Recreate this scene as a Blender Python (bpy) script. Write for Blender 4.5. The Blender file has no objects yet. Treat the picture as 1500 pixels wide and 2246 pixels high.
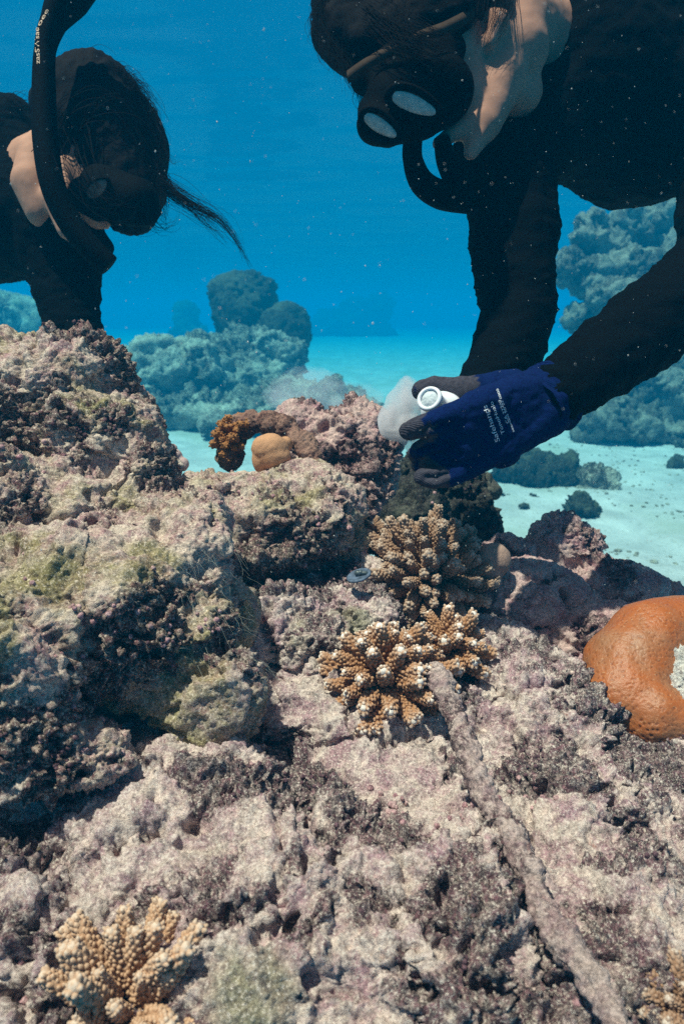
import bpy, bmesh, math, random
import numpy as np
from mathutils import Vector, Matrix
from mathutils.bvhtree import BVHTree
sc = bpy.context.scene
C = bpy.context.collection
R = math.radians
# ---------------------------------------------------------------- camera
PITCH = R(16.0); CAMZ = 1.3
cam = bpy.data.objects.new('camera', bpy.data.cameras.new('camera')); C.objects.link(cam)
cam.location = (0, 0, CAMZ); cam.rotation_euler = (R(90) - PITCH, 0, 0)
cam.data.sensor_fit = 'VERTICAL'; cam.data.sensor_height = 36.0; cam.data.lens = 36.0 * 1500 / 2246
cam.data.clip_start = 0.02; cam.data.clip_end = 500
cam.data.dof.use_dof = True; cam.data.dof.focus_distance = 0.78; cam.data.dof.aperture_fstop = 9.0
sc.camera = cam
# ---------------------------------------------------------------- light
sc.view_settings.view_transform = 'Standard'; sc.view_settings.look = 'None'
sc.view_settings.gamma = 1; sc.view_settings.use_curve_mapping = False
sc.view_settings.exposure = EXPOSURE = 0.54
to_sun = Vector((-0.27, -0.14, 0.88)).normalized()
sd = bpy.data.lights.new('sun', 'SUN'); sd.energy = 5.0; sd.angle = R(1.2); sd.color = (1.0, 0.83, 0.68)
so = bpy.data.objects.new('sun', sd); C.objects.link(so); so.location = (0, 0, 6)
so.rotation_euler = (-to_sun).to_track_quat('-Z', 'Y').to_euler()
w = bpy.data.worlds.new('World'); sc.world = w; w.use_nodes = True
nt = w.node_tree; nt.nodes.clear()
wo = nt.nodes.new('ShaderNodeOutputWorld'); bg = nt.nodes.new('ShaderNodeBackground')
sky = nt.nodes.new('ShaderNodeTexSky'); sky.sky_type = 'NISHITA'; sky.sun_disc = False
sky.sun_elevation = math.asin(to_sun.z); sky.sun_rotation = math.atan2(to_sun.x, to_sun.y)
# open water all round, brightening to the daylight that comes down through the surface overhead
tc = nt.nodes.new('ShaderNodeTexCoord'); sep = nt.nodes.new('ShaderNodeSeparateXYZ')
ramp = nt.nodes.new('ShaderNodeValToRGB'); ramp.color_ramp.interpolation = 'EASE'
mr = nt.nodes.new('ShaderNodeMapRange'); mr.inputs[1].default_value = -1; mr.inputs[2].default_value = 1
els = ramp.color_ramp.elements
els[0].position = 0.30; els[0].color = (0.03, 0.15, 0.26, 1)
els[1].position = 0.5; els[1].color = (0.0, 0.25, 0.50, 1)
e = els.new(0.70); e.color = (0.0, 0.245, 0.53, 1)
e = els.new(0.95); e.color = (0.25, 0.27, 0.29, 1)
tint = nt.nodes.new('ShaderNodeMix'); tint.data_type = 'RGBA'; tint.blend_type = 'MULTIPLY'; tint.inputs[0].default_value = 1
tint.inputs[7].default_value = (0.17, 0.10, 0.075, 1)
win = nt.nodes.new('ShaderNodeMapRange'); win.inputs[1].default_value = 0.62; win.inputs[2].default_value = 0.8
mix = nt.nodes.new('ShaderNodeMix'); mix.data_type = 'RGBA'
L = nt.links.new
L(tc.outputs['Generated'], sep.inputs[0]); L(sep.outputs[2], mr.inputs[0]); L(mr.outputs[0], ramp.inputs[0])
L(sep.outputs[2], win.inputs[0]); L(sky.outputs[0], tint.inputs[6])
L(win.outputs[0], mix.inputs[0]); L(ramp.outputs[0], mix.inputs[6]); L(tint.outputs[2], mix.inputs[7])
L(mix.outputs[2], bg.inputs[0]); bg.inputs[1].default_value = 0.54; L(bg.outputs[0], wo.inputs[0])
try:
    sc.cycles.use_denoising = False      # the photograph has this grain too
except Exception: pass
sc.cycles.volume_bounces = 2; sc.cycles.max_bounces = 6; sc.cycles.transparent_max_bounces = 12
sc.cycles.sample_clamp_indirect = 4.0

# ---------------------------------------------------------------- helpers
FW = Vector((0, math.cos(PITCH), -math.sin(PITCH))); UP = Vector((0, math.sin(PITCH), math.cos(PITCH)))
def P(px, py, d):            # where the thing seen at that place of the photograph stands, d metres out
    px, py, d = float(px), float(py), float(d); return Vector((0, 0, CAMZ)) + d * (FW + (px - 750) / 1500 * Vector((1, 0, 0)) + (1123 - py) / 1500 * UP)
def ground(px, py):          # the spot on the sand seen there
    d = CAMZ / (math.sin(PITCH) + math.cos(PITCH) * (py - 1123) / 1500); return P(px, py, d)
rng = np.random.RandomState(7)
PERM = rng.permutation(256).astype(np.int32)
GR = rng.normal(size=(256, 3)).astype(np.float32); GR /= np.linalg.norm(GR, axis=1)[:, None]
PT = rng.rand(256, 3).astype(np.float32)
def hsh(i, j, k): return PERM[(PERM[(PERM[i & 255] + j) & 255] + k) & 255]
def gn(p):
    i = np.floor(p).astype(np.int32); f = (p - i).astype(np.float32); u = f * f * f * (f * (f * 6 - 15) + 10)
    out = np.zeros(len(p), np.float32)
    for a in (0, 1):
        wa = u[:, 0] if a else 1 - u[:, 0]
        for b in (0, 1):
            wb = wa * (u[:, 1] if b else 1 - u[:, 1])
            for c in (0, 1):
                g = GR[hsh(i[:, 0] + a, i[:, 1] + b, i[:, 2] + c)]
                dt = (f[:, 0] - a) * g[:, 0] + (f[:, 1] - b) * g[:, 1] + (f[:, 2] - c) * g[:, 2]
                out += wb * (u[:, 2] if c else 1 - u[:, 2]) * dt
    return out * 1.6
def fbm(p, o=4, g=0.5):
    s = 0; a = 1.0
    for k in range(o): s = s + a * gn(p * 2.03 ** k + 17.3 * k); a *= g
    return s
def billow(p, o=3):
    s = 0; a = 1.0
    for k in range(o): s = s + a * (np.abs(gn(p * 2.1 ** k + 5.1 * k)) * 2 - 0.5); a *= 0.5
    return s
def worley(p):
    i = np.floor(p).astype(np.int32); f = p - i; best = np.full(len(p), 9, np.float32)
    for a in (-1, 0, 1):
        for b in (-1, 0, 1):
            for c in (-1, 0, 1):
                q = PT[hsh(i[:, 0] + a, i[:, 1] + b, i[:, 2] + c)] + np.array([a, b, c], np.float32) - f
                best = np.minimum(best, (q * q).sum(1))
    return np.sqrt(best)
def sstep(a, b, x):
    t = np.clip((x - a) / (b - a), 0, 1); return t * t * (3 - 2 * t)

# solids as (verts, faces) lists, joined into one skin by a voxel pass
def ico(sub=3):
    bm = bmesh.new(); bmesh.ops.create_icosphere(bm, subdivisions=sub, radius=1)
    v = np.array([x.co[:] for x in bm.verts], np.float32); f = np.array([[q.index for q in x.verts] for x in bm.faces]); bm.free(); return v, f
ICO3 = ico(3); ICO2 = ico(2); ICO1 = ico(1)
def ell(px, py, d, rx, ry, rz, tilt=0.0, base=ICO3):     # rx across, ry in depth, rz up, metres
    v, f = base; M = Matrix.Rotation(tilt, 3, 'Y')
    v = (v * np.array([rx, ry, rz], np.float32)) @ np.array(M).T
    return v + np.array(P(px, py, d)), f
def sph(c, r): v, f = ICO2; return v * r + np.array(c), f
def cone(a, b, ra, rb, n=20, m=6, flat=1.0):        # a limb: tapered, round-ended
    a = Vector(a); b = Vector(b); ax = (b - a); Ln = ax.length; ax = ax / max(Ln, 1e-9)
    t = ax.orthogonal().normalized(); s = ax.cross(t)
    prof = []
    for k in range(m + 1): q = -math.pi / 2 + math.pi / 2 * k / m; prof.append((ra * math.sin(q), ra * math.cos(q)))
    for k in range(m + 1): q = math.pi / 2 * k / m; prof.append((Ln + rb * math.sin(q), rb * math.cos(q)))
    V = []; F = []
    for h, r in prof:
        for j in range(n):
            q = 2 * math.pi * j / n; V.append(a + ax * h + (t * math.cos(q) + s * math.sin(q)) * max(r, 1e-5))
    for i in range(len(prof) - 1):
        for j in range(n):
            F.append((i * n + j, i * n + (j + 1) % n, (i + 1) * n + (j + 1) % n)); F.append((i * n + j, (i + 1) * n + (j + 1) % n, (i + 1) * n + j))
    return np.array([tuple(x) for x in V], np.float32), np.array(F)
def chain(pts, rad): return [cone(pts[i], pts[i + 1], rad[i], rad[i + 1]) for i in range(len(pts) - 1)]
def join(parts):
    V = []; F = []; o = 0
    for v, f in parts: V.append(np.asarray(v)); F.append(np.asarray(f) + o); o += len(v)
    return np.concatenate(V), np.concatenate(F)
def mk_mesh(name, V, F, smooth=True):
    me = bpy.data.meshes.new(name); V = np.ascontiguousarray(V, np.float32); F = np.asarray(F, np.int32); k = F.shape[1]
    me.vertices.add(len(V)); me.vertices.foreach_set('co', V.ravel())
    me.loops.add(F.size); me.loops.foreach_set('vertex_index', F.ravel())
    me.polygons.add(len(F)); me.polygons.foreach_set('loop_start', np.arange(0, F.size, k, dtype=np.int32))
    me.update(calc_edges=True); me.polygons.foreach_set('use_smooth', np.full(len(F), smooth)); me.update(); return me
def voxel(parts, vox):
    V, F = join(parts); me = mk_mesh('tmp', V, F); o = bpy.data.objects.new('tmp', me); C.objects.link(o)
    m = o.modifiers.new('r', 'REMESH'); m.mode = 'VOXEL'; m.voxel_size = vox; m.use_smooth_shade = True
    dg = bpy.context.evaluated_depsgraph_get(); e = o.evaluated_get(dg); em = e.to_mesh()
    V = np.empty(len(em.vertices) * 3, np.float32); em.vertices.foreach_get('co', V); V = V.reshape(-1, 3)
    Q = np.empty(len(em.loops), np.int32); em.loops.foreach_get('vertex_index', Q); Q = Q.reshape(-1, 4)
    e.to_mesh_clear(); bpy.data.objects.remove(o); bpy.data.meshes.remove(me); return V, Q
def smooth(V, Q, it):
    a = np.concatenate([Q[:, 0], Q[:, 1], Q[:, 2], Q[:, 3]]); b = np.concatenate([Q[:, 1], Q[:, 2], Q[:, 3], Q[:, 0]])
    n = np.bincount(a, minlength=len(V)) + np.bincount(b, minlength=len(V))
    for _ in range(it):
        s = np.stack([np.bincount(a, V[b, k], len(V)) + np.bincount(b, V[a, k], len(V)) for k in range(3)], 1)
        V = (0.35 * V + 0.65 * s / n[:, None]).astype(np.float32)
    return V
def normals(V, Q):
    fn = np.cross(V[Q[:, 2]] - V[Q[:, 0]], V[Q[:, 3]] - V[Q[:, 1]])
    N = np.stack([sum(np.bincount(Q[:, c], fn[:, k], len(V)) for c in range(4)) for k in range(3)], 1)
    return (N / (np.linalg.norm(N, axis=1)[:, None] + 1e-12)).astype(np.float32)
def cull(V, Q, zmin=None, margin=1.45):            # leave out what lies far outside the picture or deep below
    c = V[Q].mean(1) - np.array([0, 0, CAMZ]); d = c @ np.array(FW); x = c[:, 0]; y = c @ np.array(UP)
    keep = (d > 0.03) & (np.abs(x) < margin * 0.5 * d + 0.06) & (np.abs(y) < margin * 0.75 * d + 0.05)
    N = normals(V, Q)[Q].mean(1)
    keep &= ~((N * c).sum(1) > 0.55 * np.linalg.norm(c, axis=1))        # faces that look squarely away
    if zmin is not None: keep &= (c[:, 2] + CAMZ) > zmin
    Q = Q[keep]; used = np.unique(Q); m = np.full(len(V), -1, np.int64); m[used] = np.arange(len(used))
    return V[used], m[Q], used
def link(name, me, mat, parent=None, origin=None):
    if origin is not None:
        co = np.empty(len(me.vertices) * 3, np.float32); me.vertices.foreach_get('co', co)
        co = co.reshape(-1, 3) - np.array(origin, np.float32); me.vertices.foreach_set('co', co.ravel()); me.update()
    o = bpy.data.objects.new(name, me); C.objects.link(o)
    if origin is not None: o.location = origin
    if mat: me.materials.append(mat)
    if parent: o.parent = parent; o.matrix_parent_inverse = Matrix.Translation(-parent.location) if parent.rotation_euler[:] == (0, 0, 0) else parent.matrix_basis.inverted()
    return o
def tag(o, label=None, cat=None, group=None, kind=None):
    if label: o['label'] = label
    if cat: o['category'] = cat
    if group: o['group'] = group
    if kind: o['kind'] = kind
    return o
def empty(name, loc, label, cat, group=None):
    o = bpy.data.objects.new(name, None); C.objects.link(o); o.location = loc; o.empty_display_size = .05; tag(o, label, cat, group); return o
def attr(me, name, val):
    a = me.attributes.new(name, 'FLOAT', 'POINT'); a.data.foreach_set('value', np.ascontiguousarray(val, np.float32))

# ---------------------------------------------------------------- materials
def mat(name, build, rough=0.9, spec=0.25):
    m = bpy.data.materials.new(name); m.use_nodes = True; n = m.node_tree.nodes; b = n['Principled BSDF']
    b.inputs['Roughness'].default_value = rough; b.inputs['Specular IOR Level'].default_value = spec
    build(m.node_tree, n, m.node_tree.links.new, b); return m
def noise(n, l, co, scale, det=4, rough=.55, dist=0.0):
    t = n.new('ShaderNodeTexNoise'); t.inputs['Scale'].default_value = scale; t.inputs['Detail'].default_value = det
    t.inputs['Roughness'].default_value = rough; t.inputs['Distortion'].default_value = dist; l(co, t.inputs['Vector']); return t.outputs['Fac']
def rampn(n, l, fac, stops, interp='LINEAR'):
    r = n.new('ShaderNodeValToRGB'); r.color_ramp.interpolation = interp; e = r.color_ramp.elements
    e[0].position, e[0].color = stops[0][0], (*stops[0][1], 1); e[1].position, e[1].color = stops[-1][0], (*stops[-1][1], 1)
    for p, c in stops[1:-1]: x = e.new(p); x.color = (*c, 1)
    l(fac, r.inputs[0]); return r.outputs[0]
def mixc(n, l, fac, a, b, mode='MIX'):
    m = n.new('ShaderNodeMix'); m.data_type = 'RGBA'; m.blend_type = mode
    for s, v in ((0, fac), (6, a), (7, b)):
        if isinstance(v, (int, float)): m.inputs[s].default_value = v
        elif isinstance(v, tuple): m.inputs[s].default_value = (*v, 1)
        else: l(v, m.inputs[s])
    return m.outputs[2]
def bump(n, l, b, h, dist, strength=1.0, prev=None):
    m = n.new('ShaderNodeBump'); m.inputs['Distance'].default_value = dist; m.inputs['Strength'].default_value = strength
    l(h, m.inputs['Height'])
    if prev: l(prev, m.inputs['Normal'])
    l(m.outputs[0], b.inputs['Normal']); return m.outputs[0]
def step(lo, hi): return [(lo, (0, 0, 0)), (hi, (1, 1, 1))]
def coords(n): return n.new('ShaderNodeTexCoord').outputs['Object']
def atr(n, name): a = n.new('ShaderNodeAttribute'); a.attribute_name = name; return a.outputs['Fac']
def reef_mat(name, pale, mauve, olive, dark, ol=0.5, dk=0.47, s=1.0, red=0.66, org=0.0):
    def f(t, n, l, b):       # pale silt, mauve crust, olive film, and dark turf where the attribute 'grown' puts it, painted shade included
        co = coords(n)
        mid = noise(n, l, co, 30 * s, 9, .74, .5); fine = noise(n, l, co, 190 * s, 8, .80); spk = noise(n, l, co, 700 * s, 3, .7); m2 = noise(n, l, co, 75 * s, 8, .8, .5)
        g = atr(n, 'grown_shade')
        silt = mixc(n, l, rampn(n, l, m2, step(.42, .60)), tuple(.58 * x for x in pale), pale)
        crust = mixc(n, l, rampn(n, l, fine, step(.40, .62)), tuple(.55 * x for x in mauve), tuple(1.25 * x for x in mauve))
        c = mixc(n, l, rampn(n, l, mid, step(.40, .56)), crust, silt)
        lp = mixc(n, l, rampn(n, l, fine, step(.38, .62)), tuple(.7 * x for x in olive), tuple(1.9 * x for x in olive))
        c = mixc(n, l, rampn(n, l, noise(n, l, co, 6.5 * s, 8, .72, .9), [(ol - .02, (0, 0, 0)), (ol + .10, (.85, .85, .85))]), c, lp)
        c = mixc(n, l, rampn(n, l, atr(n, 'film'), [(.25, (0, 0, 0)), (.8, (.8, .8, .8))]), c, lp)
        c = mixc(n, l, rampn(n, l, noise(n, l, co, 17 * s, 7, .75), [(red, (0, 0, 0)), (red + .05, (.8, .8, .8))]), c, (0.40, 0.13, 0.11))
        turf = mixc(n, l, rampn(n, l, fine, step(.44, .60)), tuple(.45 * x for x in dark), mixc(n, l, rampn(n, l, m2, step(.46, .58)), tuple(.50 * x * y for x, y in zip(mauve, (1.1, .8, .9))), tuple(.72 * x for x in pale)))
        ad = n.new('ShaderNodeMath'); ad.operation = 'MULTIPLY_ADD'; l(m2, ad.inputs[0]); ad.inputs[1].default_value = -1.5; l(g, ad.inputs[2])
        a2 = n.new('ShaderNodeMath'); a2.operation = 'ADD'; l(ad.outputs[0], a2.inputs[0]); a2.inputs[1].default_value = .75
        c = mixc(n, l, rampn(n, l, a2.outputs[0], [(dk - .05, (0, 0, 0)), (dk + .14, (.95, .95, .95))]), c, turf)
        c = mixc(n, l, rampn(n, l, fine, [(.34, (.9, .9, .9)), (.46, (0, 0, 0))]), c, tuple(1.6 * x for x in dark))
        c = mixc(n, l, rampn(n, l, spk, [(.58, (0, 0, 0)), (.70, (.7, .7, .7))]), c, mixc(n, l, .5, c, tuple(min(.85, 1.3 * x) for x in pale)))
        gr = noise(n, l, co, 400 * s, 5, .8, .3); c = mixc(n, l, rampn(n, l, gr, [(.41, (.95, .95, .95)), (.48, (0, 0, 0))]), c, mixc(n, l, .5, c, tuple(.12 * x for x in mauve)))
        c = mixc(n, l, rampn(n, l, gr, [(.54, (0, 0, 0)), (.61, (.85, .85, .85))]), c, tuple(min(.88, 1.1 * x) for x in pale))
        l(c, b.inputs['Base Color'])
        p = bump(n, l, b, mid, .004 / s, .5); p = bump(n, l, b, fine, .0030 / s, .9, p); bump(n, l, b, spk, .0009 / s, .8, p)
    return mat(name, f)
M_reef = reef_mat('encrusted_limestone', (.84, .66, .57), (.48, .27, .29), (.15, .13, .045), (.04, .022, .03), .56, .5)
M_reefL = reef_mat('mossy_limestone', (.84, .66, .54), (.48, .26, .27), (.20, .17, .06), (.05, .032, .025), .50, .55)
M_reefR = reef_mat('mauve_limestone', (.82, .56, .50), (.46, .22, .25), (.16, .13, .06), (.05, .028, .035), .62, .50)
M_reefF = reef_mat('silty_limestone', (.88, .69, .61), (.48, .28, .31), (.19, .18, .10), (.045, .026, .034), .63, .47)
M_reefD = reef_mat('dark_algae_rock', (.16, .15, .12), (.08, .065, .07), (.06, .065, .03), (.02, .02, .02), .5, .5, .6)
M_bar = reef_mat('crusted_iron', (.66, .50, .45), (.36, .22, .23), (.16, .12, .07), (.05, .03, .035), .66, .6)
M_arch = reef_mat('dark_crust', (.42, .24, .18), (.24, .11, .09), (.14, .09, .04), (.04, .02, .02), .55, .48)
M_far = reef_mat('far_reef', (.70, .64, .52), (.24, .20, .17), (.13, .14, .07), (.03, .035, .03), .56, .45, .14)
M_farR = reef_mat('far_pale_coral', (.42, .37, .30), (.20, .17, .14), (.16, .15, .09), (.06, .06, .05), .6, .42, .16)
M_farD = reef_mat('far_dark_coral', (.13, .12, .08), (.07, .07, .05), (.06, .07, .03), (.03, .03, .025), .5, .46, .14)
def plain(name, col, rough=.8, spec=.25, nscale=None, ndist=0, var=0.25, sss=0):
    def f(t, n, l, b):
        co = coords(n)
        if nscale:
            h = noise(n, l, co, nscale, 5, .6)
            c = mixc(n, l, rampn(n, l, h, step(.3, .7)), tuple(x * (1 - var) for x in col), tuple(min(1, x * (1 + var)) for x in col)); l(c, b.inputs['Base Color'])
            if ndist: bump(n, l, b, h, ndist)
        else: b.inputs['Base Color'].default_value = (*col, 1)
        if sss:
            b.inputs['Subsurface Weight'].default_value = sss; b.inputs['Subsurface Radius'].default_value = (.01, .005, .003)
    return mat(name, f, rough, spec)
def neoprene(t, n, l, b):
    co = coords(n); h = noise(n, l, co, 420, 3, .6)
    l(mixc(n, l, rampn(n, l, h, step(.55, .75)), (.0015, .0022, .0032), (.005, .0072, .010)), b.inputs['Base Color'])
    k = noise(n, l, co, 22, 3, .5, .3); p = bump(n, l, b, k, .008, .6); bump(n, l, b, h, .001, .5, p)
M_suit = mat('black_neoprene', neoprene, .9, .04)
M_black = plain('black_rubber', (.0016, .0019, .0026), .8, .04, 300, .0006)
M_skin = plain('wet_skin', (.46, .24, .165), .7, .12, 26, .0008, .16, .1)
M_hair = plain('dark_hair', (.006, .005, .006), .8, .06, 200, .001)
M_lens = plain('lens_glare', (.50, .50, .42), .25, .4, 140, 0, .22)  # pale colour paints the bright light seen on the lenses
M_white = plain('white_plastic', (.78, .80, .84), .4, .4, 60, 0, .03, .2)
M_putty = plain('epoxy_putty', (.55, .60, .62), .8, .2, 260, .001, .15)
M_glove = None
def fglove(t, n, l, b):
    co = coords(n); k = noise(n, l, co, 260, 4, .7)
    wv = n.new('ShaderNodeTexWave'); wv.inputs['Scale'].default_value = 210; wv.inputs['Distortion'].default_value = 1.2; wv.bands_direction = 'DIAGONAL'; l(co, wv.inputs['Vector'])
    navy = mixc(n, l, rampn(n, l, k, step(.3, .7)), (.0012, .007, .048), (.003, .015, .10))
    navy = mixc(n, l, rampn(n, l, wv.outputs[0], [(0, (.35, .35, .35)), (.6, (0, 0, 0))]), navy, (.001, .005, .035))
    grey = mixc(n, l, rampn(n, l, k, step(.35, .7)), (.035, .032, .045), (.075, .07, .09))
    l(mixc(n, l, rampn(n, l, atr(n, 'coat'), step(.45, .55)), navy, grey), b.inputs['Base Color'])
    p = bump(n, l, b, wv.outputs[0], .0008, .6); bump(n, l, b, k, .0012, .7, p)
M_glove = mat('knit_glove', fglove, .95, .1)
M_print = plain('white_print', (.75, .78, .82), .8, .2)
M_printo = plain('white_orange_print', (.85, .60, .42), .8, .2)
def fsand(t, n, l, b):
    co = coords(n); h = noise(n, l, co, 3, 5, .6, .4); g = noise(n, l, co, 34, 6, .7); q = noise(n, l, co, .9, 4, .6, .6)
    c = mixc(n, l, rampn(n, l, h, step(.35, .7)), (.46, .45, .45), (.70, .67, .66))
    c = mixc(n, l, rampn(n, l, g, [(.33, (1, 1, 1)), (.43, (0, 0, 0))]), c, (.30, .29, .25))
    c = mixc(n, l, rampn(n, l, q, [(.32, (.7, .7, .7)), (.5, (0, 0, 0))]), c, (.42, .43, .37)); l(c, b.inputs['Base Color'])
    bump(n, l, b, g, .02, .8)
M_sand = mat('pale_coral_sand', fsand, .95, .1)
def coral_mat(name, deep, body, tip):
    def f(t, n, l, b):
        co = coords(n); a = atr(n, 'tip'); nn = noise(n, l, co, 700, 3, .6)
        c = rampn(n, l, a, [(0, deep), (.42, body), (.78, tuple(.75 * x + .25 * y for x, y in zip(body, tip))), (.95, tip)])
        c = mixc(n, l, rampn(n, l, nn, [(.3, (.45, .45, .45)), (.5, (0, 0, 0))]), c, tuple(.5 * x for x in body)); l(c, b.inputs['Base Color'])
        bump(n, l, b, nn, .0008, .8)
    return mat(name, f, .8, .2)
M_cor1 = coral_mat('orange_tan_coral', (.12, .040, .012), (.42, .21, .105), (.84, .74, .66))
M_cor2 = coral_mat('brown_coral', (.08, .035, .018), (.34, .19, .115), (.72, .62, .54))
M_cor3 = coral_mat('tan_coral', (.12, .055, .025), (.52, .31, .19), (.80, .70, .60))
M_cor4 = coral_mat('rust_brown_coral', (.04, .018, .008), (.34, .14, .045), (.48, .24, .10))
# ---------------------------------------------------------------- sea floor and water
def grid_sheet(x0, x1, y0, y1, nx, ny, hf):
    xs = np.linspace(x0, x1, nx); ys = y0 + (y1 - y0) * np.linspace(0, 1, ny) ** 2.2
    X, Y = np.meshgrid(xs, ys); X = X * (0.12 + 0.88 * ((Y - y0) / (y1 - y0)) ** .8); V = np.stack([X.ravel(), Y.ravel(), np.zeros(X.size)], 1); V[:, 2] = hf(V)
    i = np.arange(nx * ny).reshape(ny, nx); return V, np.stack([i[:-1, :-1], i[:-1, 1:], i[1:, 1:], i[1:, :-1]], -1).reshape(-1, 4)
def sandh(V):
    q = V * np.array([1, 1, 0]); wob = q + 0.25 * np.stack([gn(q * 1.3), gn(q * 1.3 + 9), 0 * q[:, 0]], 1)
    rip = gn(wob * np.array([1.2, 5.5, 1])) * .016 + gn(wob * np.array([3, 14, 1])) * .006
    return .055 * fbm(q * .8, 3) + rip * np.clip(1.4 - V[:, 1] / 14, .1, 1)
V, Q = grid_sheet(-70, 70, 0.5, 75, 420, 520, sandh)
sand = link('sand', mk_mesh('sand', V, Q), M_sand); tag(sand, 'pale rippled coral sand of the sea floor', kind='structure')

def fhaze(t):
    n = t.nodes; n.clear(); o = n.new('ShaderNodeOutputMaterial'); v = n.new('ShaderNodeVolumePrincipled')
    v.inputs['Color'].default_value = (0.0, .108, .207, 1); v.inputs['Absorption Color'].default_value = (0, .56, .78, 1); v.inputs['Density'].default_value = HZ; v.inputs['Anisotropy'].default_value = 0.0
    t.links.new(v.outputs[0], o.inputs['Volume'])
HZ = 0.15
mh = bpy.data.materials.new('sea_water_haze'); mh.use_nodes = True; fhaze(mh.node_tree)
def boxmesh(name, a, b):
    V = np.array([[x, y, z] for x in (a[0], b[0]) for y in (a[1], b[1]) for z in (a[2], b[2])], np.float32)
    F = np.array([[0, 1, 3, 2], [4, 6, 7, 5], [0, 4, 5, 1], [2, 3, 7, 6], [0, 2, 6, 4], [1, 5, 7, 3]]); return mk_mesh(name, V, F, False)
haze = link('haze', boxmesh('haze', (-80, -6, -1.3), (80, 80, 2.75)), mh); tag(haze, 'blue sea water fading far things', kind='stuff')

V, Q = grid_sheet(-70, 70, -4, 76, 240, 420, lambda V: 2.62 + .05 * gn(V * np.array([.5, 1.3, 1])) + .035 * gn(V * np.array([1.6, 3.4, 1]) + 7) + .012 * gn(V * np.array([4, 8, 1])))
def fsurf(t):
    n = t.nodes; n.clear(); o = n.new('ShaderNodeOutputMaterial'); tr = n.new('ShaderNodeBsdfTransparent'); gl = n.new('ShaderNodeBsdfGlossy'); mx = n.new('ShaderNodeMixShader')
    lw = n.new('ShaderNodeLayerWeight'); lw.inputs[0].default_value = .25; mu = n.new('ShaderNodeMath'); mu.operation = 'MULTIPLY'; mu.inputs[1].default_value = .10
    t.links.new(lw.outputs['Facing'], mu.inputs[0]); t.links.new(mu.outputs[0], mx.inputs[0]); tr.inputs[0].default_value = (1, 1, 1, 1); gl.inputs[0].default_value = (.8, .9, .95, 1); gl.inputs['Roughness'].default_value = .12
    t.links.new(tr.outputs[0], mx.inputs[1]); t.links.new(gl.outputs[0], mx.inputs[2]); t.links.new(mx.outputs[0], o.inputs[0])
mw = bpy.data.materials.new('water_underside'); mw.use_nodes = True; fsurf(mw.node_tree)
tag(link('water_surface', mk_mesh('water_surface', V, Q), mw), 'rippled underside of the sea surface overhead', kind='structure')
# ---------------------------------------------------------------- reef rocks
def surf(V, px, py):                       # the point of a rock seen there
    o = V - np.array([0, 0, CAMZ]); r = np.array(P(px, py, 1)) - np.array([0, 0, CAMZ]); r /= np.linalg.norm(r)
    t = o @ r; e = np.linalg.norm(o - t[:, None] * r, axis=1); near = np.flatnonzero(e < .012)
    if len(near) == 0: return None
    return V[near[np.argmin(t[near])]]
def rough_rock(V, Q, s=1.0, a=1.0, pits=1.0, marks=(), films=(), cuts=(), gb=0.0):
    N = normals(V, Q); p = V / s
    wp = p + .02 * np.stack([gn(p * 18 + 3), gn(p * 18 + 40), gn(p * 18 + 80)], 1)
    g = .5 + gb + 1.1 * fbm(wp * 9 + 33, 4, .6)
    def paint(lst, base):
        for px, py, rp, wt in lst:
            c = surf(V, px, py)
            if c is None: continue
            rr = rp / 1500 * np.linalg.norm(c - np.array([0, 0, CAMZ])); base = base + wt * np.exp(-((V - c) ** 2).sum(1) / (rr * rr))
        return base
    g = np.clip(paint(marks, g), 0, 1); film = np.clip(paint(films, np.zeros(len(V))) * (1 + .8 * gn(wp * 40)), 0, 1)
    for pl, rp, depth in cuts:
        pts = []
        for k in range(len(pl) - 1):
            for t in np.linspace(0, 1, 5): c = surf(V, pl[k][0] * (1 - t) + pl[k + 1][0] * t, pl[k][1] * (1 - t) + pl[k + 1][1] * t); pts += [] if c is None else [c]
        d2 = np.full(len(V), 9.0); cd = 1
        for c in pts: d2 = np.minimum(d2, ((V - c) ** 2).sum(1)); cd = np.linalg.norm(c - np.array([0, 0, CAMZ]))
        rr = rp / 1500 * cd; m_ = np.exp(-d2 / (rr * rr) * (1 + .5 * gn(wp * 30))); V = V - N * (m_ * depth)[:, None]; g = np.clip(g + .5 * m_, 0, 1)  # cuts are darkened in colour too, shade painted into the crevices
    R_ = .58 + .72 * g                                        # silted parts lie smooth, grown parts are rough
    lo = .017 * fbm(wp * 10, 3) - .016 * sstep(.25, .75, np.abs(fbm(wp * 6 + 50, 2)) * 3) * 0
    rid = 1 - sstep(.0, .10, np.abs(gn(wp * 8 + 21) + .3 * gn(wp * 22))); lo = lo - rid * .010
    V = V + N * (lo * a * s)[:, None]; V = smooth(V, Q, 1); N = normals(V, Q)
    bl = billow(wp * 27 + 7, 4) * .0070
    w = worley(wp * 62 + 3); pit = sstep(.42, .12, w) * sstep(.3, .8, g)
    kn = sstep(.55, .15, worley(wp * 105 + 31)) * sstep(-.1, .4, gn(p * 21 + 5))
    hole = sstep(.30, .08, worley(wp * 22 + 11)) * sstep(.0, .3, gn(p * 9 + 90))
    fn = fbm(p * 120, 3, .7) * .0034 * (.5 + R_) + gn(p * 430) * .0013
    dsp = ((bl + kn * .0035 + fn) * R_ - pit * .0055 * pits - hole * .015 * pits) * a * s
    return V + N * dsp[:, None], g, film
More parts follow.
